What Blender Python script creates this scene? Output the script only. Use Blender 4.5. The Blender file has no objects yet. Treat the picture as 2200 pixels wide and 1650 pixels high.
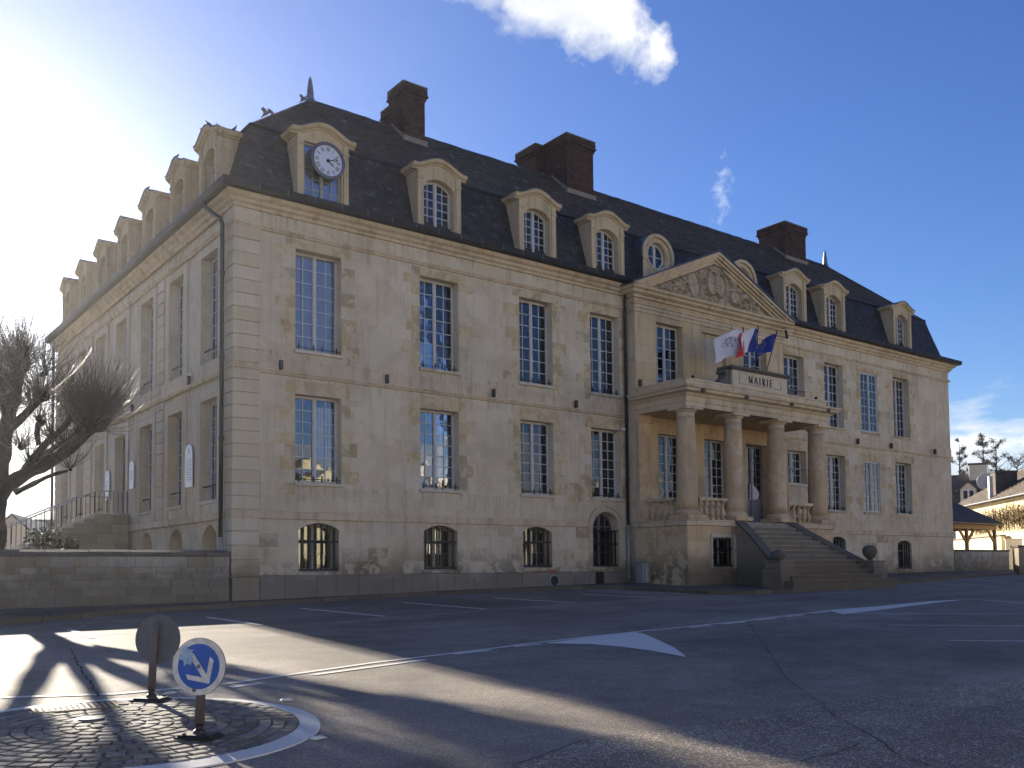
import bpy, bmesh, math, random
from math import sin, cos, pi, radians, sqrt, atan2, tan
from mathutils import Vector, Matrix, noise as mnoise
from mathutils.geometry import tessellate_polygon

random.seed(7)
SC = bpy.context.scene
COL = SC.collection

# ------------------------------------------------------------------ camera (solved from the facade lines)
CF, CCY, CYAW, CPIT, CROL = 2022.865, 1119.16, 0.6564864, 0.05181158, -0.00967109
CPOS = Vector((-9.3296, -24.2124, 1.0))
_f = Vector((cos(CPIT)*sin(CYAW), cos(CPIT)*cos(CYAW), sin(CPIT)))
_r = Vector((cos(CYAW), -sin(CYAW), 0))
_u = _r.cross(_f)
CR = cos(CROL)*_r + sin(CROL)*_u
CU = -sin(CROL)*_r + cos(CROL)*_u
CW = _f
camd = bpy.data.cameras.new('camera'); cam = bpy.data.objects.new('camera', camd); COL.objects.link(cam)
camd.sensor_width = 36; camd.lens = CF/2200*36; camd.shift_y = (CCY-825)/2200
camd.clip_start = 0.1; camd.clip_end = 3000
cam.matrix_world = Matrix(((CR.x, CU.x, -CW.x, CPOS.x), (CR.y, CU.y, -CW.y, CPOS.y), (CR.z, CU.z, -CW.z, CPOS.z), (0, 0, 0, 1)))
SC.camera = cam

# ------------------------------------------------------------------ light
SUN_AZ, SUN_EL = radians(3.6), radians(16.8)          # azimuth from +Y towards +X
SDIR = Vector((sin(SUN_AZ)*cos(SUN_EL), cos(SUN_AZ)*cos(SUN_EL), sin(SUN_EL)))
sund = bpy.data.lights.new('sun', 'SUN'); sun = bpy.data.objects.new('sun', sund); COL.objects.link(sun)
sund.energy = 4.8; sund.angle = radians(0.55); sund.color = (1.0, 0.90, 0.74)
sun.rotation_euler = SDIR.to_track_quat('Z', 'Y').to_euler()
SC.view_settings.view_transform = 'Standard'; SC.view_settings.look = 'None'
SC.view_settings.gamma = 1; SC.view_settings.use_curve_mapping = False
SC.view_settings.exposure = 1.58

def nd(nt, kind, **kw):
    n = nt.nodes.new(kind)
    for k, v in kw.items():
        if k.startswith('i_'):
            n.inputs[k[2:].replace('_', ' ')].default_value = v
        else:
            setattr(n, k, v)
    return n

def vmath(nt, op, a, b=None):
    n = nt.nodes.new('ShaderNodeVectorMath'); n.operation = op
    for i, s in enumerate((a, b)):
        if s is None: continue
        if hasattr(s, 'is_linked'): nt.links.new(s, n.inputs[i])
        else: n.inputs[i].default_value = s
    return n.outputs['Value'] if op in ('DOT_PRODUCT', 'LENGTH', 'DISTANCE') else n.outputs['Vector']

def math_(nt, op, a, b=0.0, c=None, clamp=False):
    n = nt.nodes.new('ShaderNodeMath'); n.operation = op; n.use_clamp = clamp
    for i, s in enumerate((a, b, c)):
        if s is None: continue
        if hasattr(s, 'is_linked'): nt.links.new(s, n.inputs[i])
        else: n.inputs[i].default_value = s
    return n.outputs[0]

def mixc(nt, fac, a, b, blend='MIX'):
    n = nt.nodes.new('ShaderNodeMix'); n.data_type = 'RGBA'; n.blend_type = blend
    for i, s in ((0, fac), (6, a), (7, b)):
        if hasattr(s, 'is_linked'): nt.links.new(s, n.inputs[i])
        else: n.inputs[i].default_value = s if i == 0 else tuple(s)+(1,)*(4-len(s))
    return n.outputs[2]

def ramp(nt, fac, stops, interp='LINEAR'):
    n = nt.nodes.new('ShaderNodeValToRGB'); n.color_ramp.interpolation = interp
    e = n.color_ramp.elements
    while len(e) < len(stops): e.new(0.5)
    for k, (p, c) in enumerate(stops):
        e[k].position = p; e[k].color = (c, c, c, 1) if isinstance(c, (int, float)) else tuple(c)+(1,)
    if hasattr(fac, 'is_linked'): nt.links.new(fac, n.inputs[0])
    return n.outputs[0]

def noise_(nt, vec, scale, detail=4, rough=0.55, dist=0.0):
    n = nt.nodes.new('ShaderNodeTexNoise')
    n.inputs['Scale'].default_value = scale; n.inputs['Detail'].default_value = detail
    n.inputs['Roughness'].default_value = rough; n.inputs['Distortion'].default_value = dist
    if vec is not None: nt.links.new(vec, n.inputs['Vector'])
    return n.outputs['Fac']

def pix_dir(px, py):
    return (CW + CR*(px-1100)/CF + CU*(CCY-py)/CF)

# ------------------------------------------------------------------ sky
world = bpy.data.worlds.new('World'); SC.world = world; world.use_nodes = True
wt = world.node_tree; wt.nodes.clear()
sky = wt.nodes.new('ShaderNodeTexSky'); sky.sky_type = 'NISHITA'; sky.sun_disc = False
sky.sun_elevation = SUN_EL; sky.sun_rotation = SUN_AZ
sky.altitude = 0; sky.air_density = 0.95; sky.dust_density = 0.5; sky.ozone_density = 3.4
geo = wt.nodes.new('ShaderNodeTexCoord'); dirv = geo.outputs['Generated']
def cloud(center_px, e1_px, a, b, scale, thr, soft, stretch=1.0, amp=0.9):
    """soft noise cloud around a sky direction; a, b are half sizes in radians along e1 and across it"""
    c = pix_dir(*center_px).normalized()
    e1 = (pix_dir(*e1_px).normalized()-c); e1 = (e1-c*e1.dot(c)).normalized(); e2 = c.cross(e1)
    w = vmath(wt, 'DOT_PRODUCT', dirv, tuple(c))
    u = math_(wt, 'DIVIDE', vmath(wt, 'DOT_PRODUCT', dirv, tuple(e1)), w)
    v = math_(wt, 'DIVIDE', vmath(wt, 'DOT_PRODUCT', dirv, tuple(e2)), w)
    cb = wt.nodes.new('ShaderNodeCombineXYZ')
    wt.links.new(u, cb.inputs[0]); wt.links.new(math_(wt, 'MULTIPLY', v, stretch), cb.inputs[1])
    n1 = noise_(wt, cb.outputs[0], scale, 9, 0.6, 0.25)
    r = math_(wt, 'SQRT', math_(wt, 'ADD', math_(wt, 'POWER', math_(wt, 'DIVIDE', u, a), 2.0), math_(wt, 'POWER', math_(wt, 'DIVIDE', v, b), 2.0)))
    m = math_(wt, 'SUBTRACT', 1.0, r)
    m = math_(wt, 'ADD', m, math_(wt, 'MULTIPLY', math_(wt, 'SUBTRACT', n1, 0.5), amp*2))
    m = math_(wt, 'DIVIDE', math_(wt, 'SUBTRACT', m, thr), soft, clamp=True)
    m = math_(wt, 'MULTIPLY', m, math_(wt, 'GREATER_THAN', w, 0.2))
    n2 = noise_(wt, cb.outputs[0], scale*0.55, 6, 0.55)
    return m, n2
col = sky.outputs[0]
# deeper blue away from the sun as in the photograph's clear winter air
hs = wt.nodes.new('ShaderNodeHueSaturation'); hs.inputs['Saturation'].default_value = 1.20; hs.inputs['Hue'].default_value = 0.517; hs.inputs['Value'].default_value = 1.0
wt.links.new(col, hs.inputs['Color']); col = hs.outputs[0]
CB = 13.0
for args, dens, lo, hi in (
    (((1240, 20), (1412, 132), 0.108, 0.040, 17, 0.10, 0.40), 1.0, (.52, .57, .66), (1.02, 1.0, .94)),
    (((1130, -60), (1300, 20), 0.110, 0.060, 14, 0.10, 0.50), 1.0, (.52, .57, .66), (1.0, .98, .93)),
    (((1552, 412), (1572, 300), 0.042, 0.016, 85, 0.42, 1.1, 1.0, 1.6), 0.36, (.9, .95, 1.0), (1.0, 1.02, 1.05)),
    (((2085, 960), (2300, 960), 0.055, 0.013, 30, 0.0, 0.5, 1.8), 0.9, (.62, .68, .78), (.95, .97, 1.0)),
    (((15, 900), (200, 1000), 0.30, 0.06, 9, 0.1, 0.8, 1.6), 0.6, (.9, .9, .9), (1.2, 1.15, 1.1))):
    m, n2 = cloud(*args)
    cc = mixc(wt, ramp(wt, n2, [(0.36, 0.0), (0.62, 1.0)]), lo, hi)
    sc_ = wt.nodes.new('ShaderNodeVectorMath'); sc_.operation = 'SCALE'; wt.links.new(cc, sc_.inputs[0]); sc_.inputs['Scale'].default_value = CB*0.62
    col = mixc(wt, math_(wt, 'MULTIPLY', m, dens), col, sc_.outputs[0])
# low broken clouds all round the horizon, as at the photograph's right edge
mpb = wt.nodes.new('ShaderNodeMapping'); mpb.inputs['Scale'].default_value = (1, 1, 3.2); wt.links.new(dirv, mpb.inputs[0])
nb = noise_(wt, mpb.outputs[0], 5.5, 9, 0.6, 0.3); nb2 = noise_(wt, mpb.outputs[0], 3.0, 5, 0.5)
sz = wt.nodes.new('ShaderNodeSeparateXYZ'); wt.links.new(dirv, sz.inputs[0])
hb_ = ramp(wt, sz.outputs[2], [(0.0, 1.0), (0.09, 0.8), (0.24, 0.0)])
mb_ = math_(wt, 'DIVIDE', math_(wt, 'SUBTRACT', math_(wt, 'ADD', math_(wt, 'MULTIPLY', hb_, 0.55), math_(wt, 'MULTIPLY', nb, 0.9)), 0.76), 0.16, clamp=True)
mb_ = math_(wt, 'MULTIPLY', mb_, ramp(wt, hb_, [(0.0, 0.0), (0.15, 1.0)]))
cb_ = mixc(wt, ramp(wt, nb2, [(0.36, 0.0), (0.62, 1.0)]), (.50, .56, .66), (1.02, 1.0, .95))
sb_ = wt.nodes.new('ShaderNodeVectorMath'); sb_.operation = 'SCALE'; wt.links.new(cb_, sb_.inputs[0]); sb_.inputs['Scale'].default_value = CB*0.62
col = mixc(wt, mb_, col, sb_.outputs[0])
bg = wt.nodes.new('ShaderNodeBackground'); wt.links.new(col, bg.inputs[0]); bg.inputs[1].default_value = 0.058
wo = wt.nodes.new('ShaderNodeOutputWorld'); wt.links.new(bg.outputs[0], wo.inputs[0])

# ------------------------------------------------------------------ ground heights and pixel helpers
ZX = [(-80, .14), (-30, .18), (-5.4, .24), (0, .26), (7.5, .42), (14.5, .53), (37.6, .74), (60, .82), (300, .9)]
def zf(x):
    if x <= ZX[0][0]: return ZX[0][1]
    for (a, za), (b, zb) in zip(ZX, ZX[1:]):
        if x <= b: return za+(zb-za)*(x-a)/(b-a)
    return ZX[-1][1]
def road_z(x, y): return zf(x)-0.13+(0.035*max(y, -30) if y < 0 else 0)
def at(px, py, Y):
    d = pix_dir(px, py); return CPOS+d*((Y-CPOS.y)/d.y)
def atx(px, py, X):
    d = pix_dir(px, py); return CPOS+d*((X-CPOS.x)/d.x)
def atd(px, py, D): return CPOS+pix_dir(px, py)*D
def gat(px, py, off=0.0):
    d = pix_dir(px, py); t = 2.0
    while t < 400:
        P = CPOS+d*t
        if P.z < road_z(P.x, P.y)+off: break
        t += 0.01
    return P

# ------------------------------------------------------------------ materials
MATS = {}
def mat(name):
    m = bpy.data.materials.new(name); m.use_nodes = True
    nt = m.node_tree; b = nt.nodes['Principled BSDF']; MATS[name] = m
    return m, nt, b
def pos(nt):
    return nt.nodes.new('ShaderNodeNewGeometry').outputs['Position']
def bump(nt, b, h, strength, dist):
    n = nt.nodes.new('ShaderNodeBump'); n.inputs['Strength'].default_value = strength; n.inputs['Distance'].default_value = dist
    nt.links.new(h, n.inputs['Height']); nt.links.new(n.outputs[0], b.inputs['Normal'])
def simple(name, c, rough=0.6, metal=0.0, var=0.0, scale=6, bmp=0.0, spec=0.5, key=None):
    m, nt, b = mat(name)
    b.inputs['Roughness'].default_value = rough; b.inputs['Metallic'].default_value = metal
    b.inputs['Specular IOR Level'].default_value = spec
    if var or key:
        p = pos(nt)
        n = noise_(nt, p, scale, 5, 0.6)
        lo = tuple(x*(1-var) for x in c); hi = tuple(min(1, x*(1+var)) for x in c)
        cc = ramp(nt, n, [(0.3, lo), (0.7, hi)])
        if key:
            if key == 'obj': k = nt.nodes.new('ShaderNodeObjectInfo').outputs['Random']
            else:
                a = nt.nodes.new('ShaderNodeAttribute'); a.attribute_name = 'tint'; k = a.outputs['Fac']
            cc = mixc(nt, 1.0, cc, ramp(nt, k, [(0, 0.62), (1, 1.25)]), 'MULTIPLY')
        nt.links.new(cc, b.inputs['Base Color'])
        if bmp: bump(nt, b, n, 0.5, bmp)
    else: b.inputs['Base Color'].default_value = tuple(c)+(1,)
    return m
def stone_mat(name, cols, key=None, scale=1.2, grime=(0.10, 0.085, 0.06), gr=0.5, bmp=0.012, streak=0.35, rag=0.0, runs=None):
    """weathered limestone: tint per stone, broad blotches, fine grain, rain streaks and damp stains"""
    m, nt, b = mat(name); b.inputs['Roughness'].default_value = 0.92; b.inputs['Specular IOR Level'].default_value = 0.25
    p = pos(nt)
    n1 = noise_(nt, p, scale, 6, 0.62, 0.4); n2 = noise_(nt, p, 22, 5, 0.7); n3 = noise_(nt, p, 0.35, 4, 0.6)
    if key:
        if key == 'obj': k = nt.nodes.new('ShaderNodeObjectInfo').outputs['Random']
        else:
            a = nt.nodes.new('ShaderNodeAttribute'); a.attribute_name = 'tint'; k = a.outputs['Fac']
        k = math_(nt, 'ADD', math_(nt, 'MULTIPLY', k, 0.75), math_(nt, 'MULTIPLY', n1, 0.3), clamp=True)
    else: k = n1
    N = len(cols); lo, hi = (0.0, 1.0) if key else (0.3, 0.7)
    c = ramp(nt, k, [(lo+(hi-lo)*i/(N-1), cc) for i, cc in enumerate(cols)])
    c = mixc(nt, 0.55, c, ramp(nt, n2, [(0.25, 0.72), (0.75, 1.22)]), 'MULTIPLY')
    mp = nt.nodes.new('ShaderNodeMapping'); mp.inputs['Scale'].default_value = (2.2, 2.2, 0.22); nt.links.new(p, mp.inputs[0])
    st = noise_(nt, mp.outputs[0], 1.6, 6, 0.65)
    c = mixc(nt, math_(nt, 'MULTIPLY', ramp(nt, st, [(0.50, 0.0), (0.78, 1.0)]), streak), c, grime)
    c = mixc(nt, math_(nt, 'MULTIPLY', ramp(nt, n3, [(0.46, 0.0), (0.72, 1.0)]), gr*0.5), c, tuple(x*1.6 for x in grime))
    # damp staining low on the wall
    sx = nt.nodes.new('ShaderNodeSeparateXYZ'); nt.links.new(p, sx.inputs[0])
    low = math_(nt, 'ADD', sx.outputs[2], math_(nt, 'MULTIPLY', n1, -1.6))
    c = mixc(nt, math_(nt, 'MULTIPLY', ramp(nt, low, [(0.0, 1.0), (0.9, 0.0)]), 0.7), c, tuple(x*0.9 for x in grime))
    if runs:      # run-off stains below sills and mouldings
        mp3 = nt.nodes.new('ShaderNodeMapping'); mp3.inputs['Scale'].default_value = (5.5, 5.5, 0.5); nt.links.new(p, mp3.inputs[0])
        sn = ramp(nt, noise_(nt, mp3.outputs[0], 1.0, 5, 0.7), [(0.50, 0.0), (0.66, 1.0)])
        tot = None
        for zt, ln in runs:
            d_ = math_(nt, 'DIVIDE', math_(nt, 'SUBTRACT', zt, sx.outputs[2]), ln)
            q_ = math_(nt, 'MULTIPLY', math_(nt, 'GREATER_THAN', d_, 0.0), math_(nt, 'SUBTRACT', 1.0, d_, clamp=True))
            tot = q_ if tot is None else math_(nt, 'MAXIMUM', tot, q_)
        c = mixc(nt, math_(nt, 'MULTIPLY', math_(nt, 'MULTIPLY', tot, sn), 0.5), c, tuple(x*1.3 for x in grime))
    if rag:
        nr = noise_(nt, p, 2.6, 7, 0.6, 0.5)
        c = mixc(nt, math_(nt, 'MULTIPLY', ramp(nt, nr, [(0.49, 0.0), (0.53, 1.0)]), rag), c, (.60, .505, .35))
    nt.links.new(c, b.inputs['Base Color'])
    bump(nt, b, math_(nt, 'ADD', n2, math_(nt, 'MULTIPLY', n1, 1.5)), 0.6, bmp)
    return m
OCH = [(.40, .27, .13), (.50, .37, .20), (.55, .43, .26), (.38, .30, .19), (.57, .45, .27), (.34, .25, .15)]
PALE = [(.50, .43, .32), (.60, .53, .40), (.38, .30, .20), (.66, .59, .47), (.40, .36, .29)]
M_plaster = stone_mat('lime_plaster', [(.60, .51, .37), (.64, .555, .41), (.55, .455, .315), (.66, .58, .44)], None, 0.8, streak=0.34, gr=0.55, bmp=0.006, runs=[(7.08, 0.65), (3.38, 0.8), (10.86, 0.5), (10.34, 0.5), (6.40, 0.4), (2.44, 0.6)])
M_stone = stone_mat('ochre_limestone', OCH, 'obj', rag=0.6)
M_pale = stone_mat('pale_limestone', PALE, 'obj', rag=0.5)
M_quoin = stone_mat('quoin_limestone', [(.50, .42, .30), (.61, .53, .39), (.54, .45, .31), (.63, .56, .44)], 'obj', streak=0.3)
M_mould = stone_mat('moulding_limestone', [(.50, .38, .24), (.58, .46, .31), (.62, .51, .36), (.52, .39, .25)], None, 2.0, streak=0.6, gr=0.8)
M_dorm = stone_mat('dormer_limestone', [(.48, .38, .23), (.57, .46, .29), (.52, .41, .26), (.60, .50, .34)], None, 2.2, streak=0.55, gr=0.5)
M_col = stone_mat('column_limestone', [(.46, .30, .16), (.58, .43, .26), (.50, .36, .22), (.62, .48, .31), (.47, .31, .17)], None, 0.9, gr=0.7, streak=0.5, bmp=0.008)
M_grey = stone_mat('grey_plinth_stone', [(.31, .30, .275), (.41, .395, .36), (.48, .45, .39), (.37, .355, .33)], 'obj', gr=0.7)
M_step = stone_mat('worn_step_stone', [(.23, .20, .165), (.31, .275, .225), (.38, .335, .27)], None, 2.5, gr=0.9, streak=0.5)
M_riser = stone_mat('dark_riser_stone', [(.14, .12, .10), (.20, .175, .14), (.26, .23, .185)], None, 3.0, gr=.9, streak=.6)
M_rub = stone_mat('rubble_wall_stone', [(.29, .275, .24), (.40, .37, .32), (.47, .43, .36), (.33, .28, .20), (.43, .38, .28)], 'obj', gr=0.8)
M_rubt = stone_mat('rubble_stone_joined', [(.20, .18, .14), (.28, .25, .20), (.34, .30, .23)], 'tint', gr=0.8)
M_mort = stone_mat('mortar', [(.22, .20, .17), (.28, .26, .22)], None)
M_coping = stone_mat('mossy_coping', [(.08, .078, .07), (.12, .115, .10), (.16, .15, .125)], None, 3.0, gr=1.0)
M_carve = stone_mat('carved_limestone', [(.32, .26, .18), (.44, .36, .25), (.50, .43, .31)], None, 2.0, gr=0.8, streak=0.5)

def slate_mat(name, base, moss=0.35, key='tint'):
    m, nt, b = mat(name); b.inputs['Roughness'].default_value = 0.62; b.inputs['Specular IOR Level'].default_value = 0.35
    p = pos(nt); n = noise_(nt, p, 1.1, 6, 0.65); n2 = noise_(nt, p, 30, 3, 0.6)
    a = nt.nodes.new('ShaderNodeAttribute'); a.attribute_name = 'tint'
    c = ramp(nt, a.outputs['Fac'], [(0, tuple(x*0.5 for x in base)), (0.7, base), (0.95, tuple(x*1.5 for x in base)), (1, tuple(x*2.4 for x in base))])
    c = mixc(nt, math_(nt, 'MULTIPLY', ramp(nt, n, [(0.45, 0.0), (0.62, 1.0)]), moss), c, (.105, .092, .07))
    c = mixc(nt, 0.4, c, ramp(nt, n2, [(0.3, 0.6), (0.7, 1.3)]), 'MULTIPLY')
    nt.links.new(c, b.inputs['Base Color']); bump(nt, b, n2, 0.4, 0.004)
    return m
M_slate = slate_mat('slate', (.034, .036, .046), 0.25)
M_slate_up = slate_mat('weathered_slate', (.062, .056, .056), 0.5)
M_zinc = simple('zinc', (.16, .17, .19), 0.45, 0.6, 0.25, 5)
M_lead = simple('lead_sheet', (.075, .085, .11), 0.5, 0.3, 0.3, 4)
M_gutter = simple('dark_gutter_metal', (.015, .016, .020), 0.6, 0.0, 0.3, 4, 0, 0.3)
M_pipe = simple('dark_downpipe_paint', (.018, .017, .017), 0.55, 0.0, 0.2, 4)
M_pipel = simple('grey_cast_iron_pipe', (.30, .29, .27), 0.5, 0.1, 0.15, 6)
M_iron = simple('black_wrought_iron', (.012, .012, .014), 0.5, 0.5)
M_lamp = simple('dark_lamp_housing', (.03, .028, .03), 0.5, 0.2)
M_white = simple('white_window_paint', (.50, .49, .48), 0.5, 0, 0.15, 9)
M_greyp = simple('grey_door_paint', (.16, .155, .17), 0.5, 0, 0.12, 5)
M_oldp = simple('worn_cream_paint', (.34, .32, .26), 0.7, 0, 0.3, 9)
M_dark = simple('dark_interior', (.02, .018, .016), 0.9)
M_curt = simple('white_curtain', (.58, .58, .60), 0.9, 0, 0.15, 3)
M_curtg = simple('grey_blind', (.30, .29, .29), 0.9, 0, 0.15, 2)
M_curto = simple('orange_brown_curtain', (.32, .12, .045), 0.9, 0, 0.2, 3)
M_curtv = simple('mauve_net_curtain', (.36, .30, .37), 0.9, 0, 0.2, 3)
M_brick = simple('dark_red_brick', (.068, .042, .036), 0.9, 0, 0.35, 12, 0.004, 0.2, 'tint')
M_brickm = simple('brick_mortar', (.24, .20, .16), 0.95, 0, 0.2, 9)
M_wood = simple('oak_timber', (.15, .088, .05), 0.7, 0, 0.3, 5, 0.003)
M_clockw = simple('white_clock_enamel', (.62, .66, .74), 0.3)
M_clockr = simple('grey_clock_rim', (.12, .12, .14), 0.4, 0.5)
M_black = simple('black_paint', (.01, .01, .012), 0.5)
M_letter = simple('engraved_black_letter', (.02, .018, .016), 0.8)
M_bark = simple('pollard_bark', (.034, .029, .028), 0.9, 0, 0.45, 9, 0.02, 0.25)
M_twig = simple('bare_twig', (.042, .032, .03), 0.4, 0, 0.3, 9, 0, 0.6)
M_rail = simple('polished_steel_rail', (.55, .52, .48), 0.28, 1.0)
M_leaf = simple('dark_foliage', (.035, .03, .022), 0.7, 0, 0.4, 3, 0, 0.3, 'tint')
M_leafg = simple('green_foliage', (.05, .065, .022), 0.6, 0, 0.4, 3, 0, 0.4, 'tint')
M_vine = simple('dry_vine', (.15, .10, .045), 0.8, 0, 0.35, 5)
M_yellow = simple('cream_yellow_render', (.78, .66, .40), 0.9, 0, 0.06, 0.7)
M_cream = simple('cream_render', (.66, .58, .44), 0.9, 0, 0.12, 0.6)
M_tile = simple('old_brown_tile', (.13, .10, .075), 0.85, 0, 0.35, 5, 0.01, 0.3, 'tint')
M_tilef = simple('brown_far_tile', (.10, .075, .06), 0.85, 0, 0.35, 3)
M_red = simple('red_box_paint', (.35, .03, .03), 0.4)
M_plaque = simple('pale_blue_grey_plaque', (.50, .55, .64), 0.35, 0, 0.06, 4)
M_ink = simple('plaque_ink', (.16, .17, .22), 0.6)
M_pigeon = simple('pigeon_grey_feather', (.09, .09, .10), 0.6, 0, 0.5, 14)
M_pigeonw = simple('pigeon_white_feather', (.55, .53, .50), 0.6, 0, 0.1, 14)
M_rim = simple('white_sign_rim', (.66, .64, .58), 0.45, 0, 0.22, 14)
M_blue = simple('blue_sign_film', (.006, .085, .42), 0.35, 0, 0.15, 9)
M_blueworn = simple('worn_pale_blue_film', (.28, .42, .55), 0.55, 0, 0.3, 22)
M_signback = simple('grey_sign_back', (.12, .125, .13), 0.6, 0.1, 0.1, 7)
M_signpole = simple('grey_brown_post', (.12, .105, .10), 0.6, 0.1, 0.12, 7)
M_rubber = simple('black_rubber_base', (.018, .016, .016), 0.55, 0, 0.3, 12, 0.004)
M_fw = simple('white_flag_cloth', (.62, .60, .62), 0.85)
M_fb = simple('blue_flag_cloth', (.012, .03, .20), 0.85)
M_fr = simple('red_flag_cloth', (.55, .02, .025), 0.85)
M_fy = simple('yellow_flag_star', (.75, .58, .05), 0.8)
M_fg = simple('gold_emblem_thread', (.42, .32, .10), 0.8)
M_pvc = simple('grey_utility_box', (.20, .22, .235), 0.5, 0, 0.12, 7)
M_dish = simple('white_dish_paint', (.55, .54, .5), 0.5)
for mm in (M_fw, M_fb, M_fr):
    mm.use_backface_culling = False

def glass_mat(name, tint, ior=1.9, rough=0.02, wav=0.006):
    m, nt, b = mat(name); nt.nodes.remove(b)
    tr = nt.nodes.new('ShaderNodeBsdfTransparent'); tr.inputs[0].default_value = tint+(1,)
    gl = nt.nodes.new('ShaderNodeBsdfGlossy'); gl.inputs['Roughness'].default_value = rough; gl.inputs[0].default_value = (.92, .95, 1, 1)
    fr = nt.nodes.new('ShaderNodeFresnel'); fr.inputs[0].default_value = ior
    p = pos(nt); n = noise_(nt, p, 2.3, 2, 0.5)
    rnd = nt.nodes.new('ShaderNodeObjectInfo').outputs['Random']
    bn = nt.nodes.new('ShaderNodeBump'); bn.inputs['Strength'].default_value = 0.35; bn.inputs['Distance'].default_value = wav
    nt.links.new(math_(nt, 'ADD', n, math_(nt, 'MULTIPLY', rnd, 0.2)), bn.inputs['Height'])
    nt.links.new(bn.outputs[0], gl.inputs['Normal'])
    mx = nt.nodes.new('ShaderNodeMixShader'); nt.links.new(fr.outputs[0], mx.inputs[0])
    nt.links.new(tr.outputs[0], mx.inputs[1]); nt.links.new(gl.outputs[0], mx.inputs[2])
    nt.links.new(mx.outputs[0], nt.nodes['Material Output'].inputs[0])
    return m
M_glass = glass_mat('window_glass', (.84, .87, .90), 1.75)

def asphalt_mat(name, base, grain, spark, patch=0.25):
    m, nt, b = mat(name); b.inputs['Roughness'].default_value = 0.75; b.inputs['Specular IOR Level'].default_value = 0.18
    p = pos(nt)
    big = noise_(nt, p, 0.22, 5, 0.6, 0.6); mid = noise_(nt, p, 2.2, 5, 0.65)
    vor = nt.nodes.new('ShaderNodeTexVoronoi'); vor.inputs['Scale'].default_value = grain; nt.links.new(p, vor.inputs['Vector'])
    fine = vor.outputs['Color']; sep = nt.nodes.new('ShaderNodeSeparateColor'); nt.links.new(fine, sep.inputs[0])
    c = ramp(nt, big, [(0.35, tuple(x*(1-patch) for x in base)), (0.65, tuple(x*(1+patch) for x in base))])
    c = mixc(nt, 0.6, c, ramp(nt, mid, [(0.3, 0.75), (0.7, 1.25)]), 'MULTIPLY')
    c = mixc(nt, 1.0, c, ramp(nt, sep.outputs[0], [(0.0, 0.55), (0.8, 1.15), (0.93, spark), (1, spark*1.4)]), 'MULTIPLY')
    # tyre-polished lanes, oil drips and old trench patches
    mp2 = nt.nodes.new('ShaderNodeMapping'); mp2.inputs['Scale'].default_value = (.10, .75, 1); mp2.inputs['Rotation'].default_value = (0, 0, .12); nt.links.new(p, mp2.inputs[0])
    lane = noise_(nt, mp2.outputs[0], 1.3, 5, 0.6, 0.3)
    c = mixc(nt, 0.55, c, ramp(nt, lane, [(0.32, 0.72), (0.68, 1.25)]), 'MULTIPLY')
    oil = noise_(nt, p, 1.1, 3, 0.5, 1.0)
    c = mixc(nt, math_(nt, 'MULTIPLY', ramp(nt, oil, [(0.68, 0.0), (0.76, 1.0)]), 0.45), c, tuple(x*.45 for x in base))
    nt.links.new(c, b.inputs['Base Color'])
    nf = noise_(nt, p, grain*1.4, 3, 0.7)
    bump(nt, b, math_(nt, 'ADD', nf, math_(nt, 'MULTIPLY', mid, 1.5)), 0.9, 0.006)
    return m
M_asph = asphalt_mat('asphalt', (.24, .203, .165), 110, 1.5, 0.3)
M_asphc = asphalt_mat('coarse_asphalt', (.215, .183, .142), 70, 2.2, 0.3)
M_asphd = asphalt_mat('dark_bay_asphalt', (.175, .155, .135), 120, 1.4)
M_pave = asphalt_mat('dark_pavement_setts', (.13, .11, .09), 14, 1.3)
M_crack = simple('crack_bitumen', (.012, .011, .011), 0.8)
M_gravel = asphalt_mat('court_gravel', (.20, .18, .14), 60, 1.5)
M_grass = asphalt_mat('far_ground', (.05, .055, .03), 8, 1.2)
def paint_mat(name, c, wear):
    m, nt, b = mat(name); b.inputs['Roughness'].default_value = 0.65
    p = pos(nt); n = noise_(nt, p, 9, 8, 0.75); n2 = noise_(nt, p, 60, 3, 0.7)
    f = ramp(nt, math_(nt, 'ADD', n, math_(nt, 'MULTIPLY', n2, 0.35)), [(wear, (.07, .068, .064)), (wear+0.07, tuple(x*.8 for x in c)), (0.95, c)])
    nt.links.new(f, b.inputs['Base Color']); bump(nt, b, n2, 0.4, 0.003)
    return m
M_paint = paint_mat('worn_road_paint', (.80, .755, .67), 0.45)
M_paintk = paint_mat('white_kerb_paint', (.70, .68, .62), 0.38)
M_sett = simple('grey_sett', (.20, .185, .16), 0.8, 0, 0.35, 28, 0.004, 0.25, 'obj')
M_settt = simple('grey_sett_joined', (.20, .185, .16), 0.8, 0, 0.35, 28, 0.004, 0.25, 'tint')
M_settbed = simple('sett_joint_sand', (.11, .10, .08), 0.9, 0, 0.3, 12)
M_kerb = stone_mat('kerb_stone', [(.10, .09, .08), (.15, .135, .12), (.20, .18, .15)], 'obj')

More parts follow.
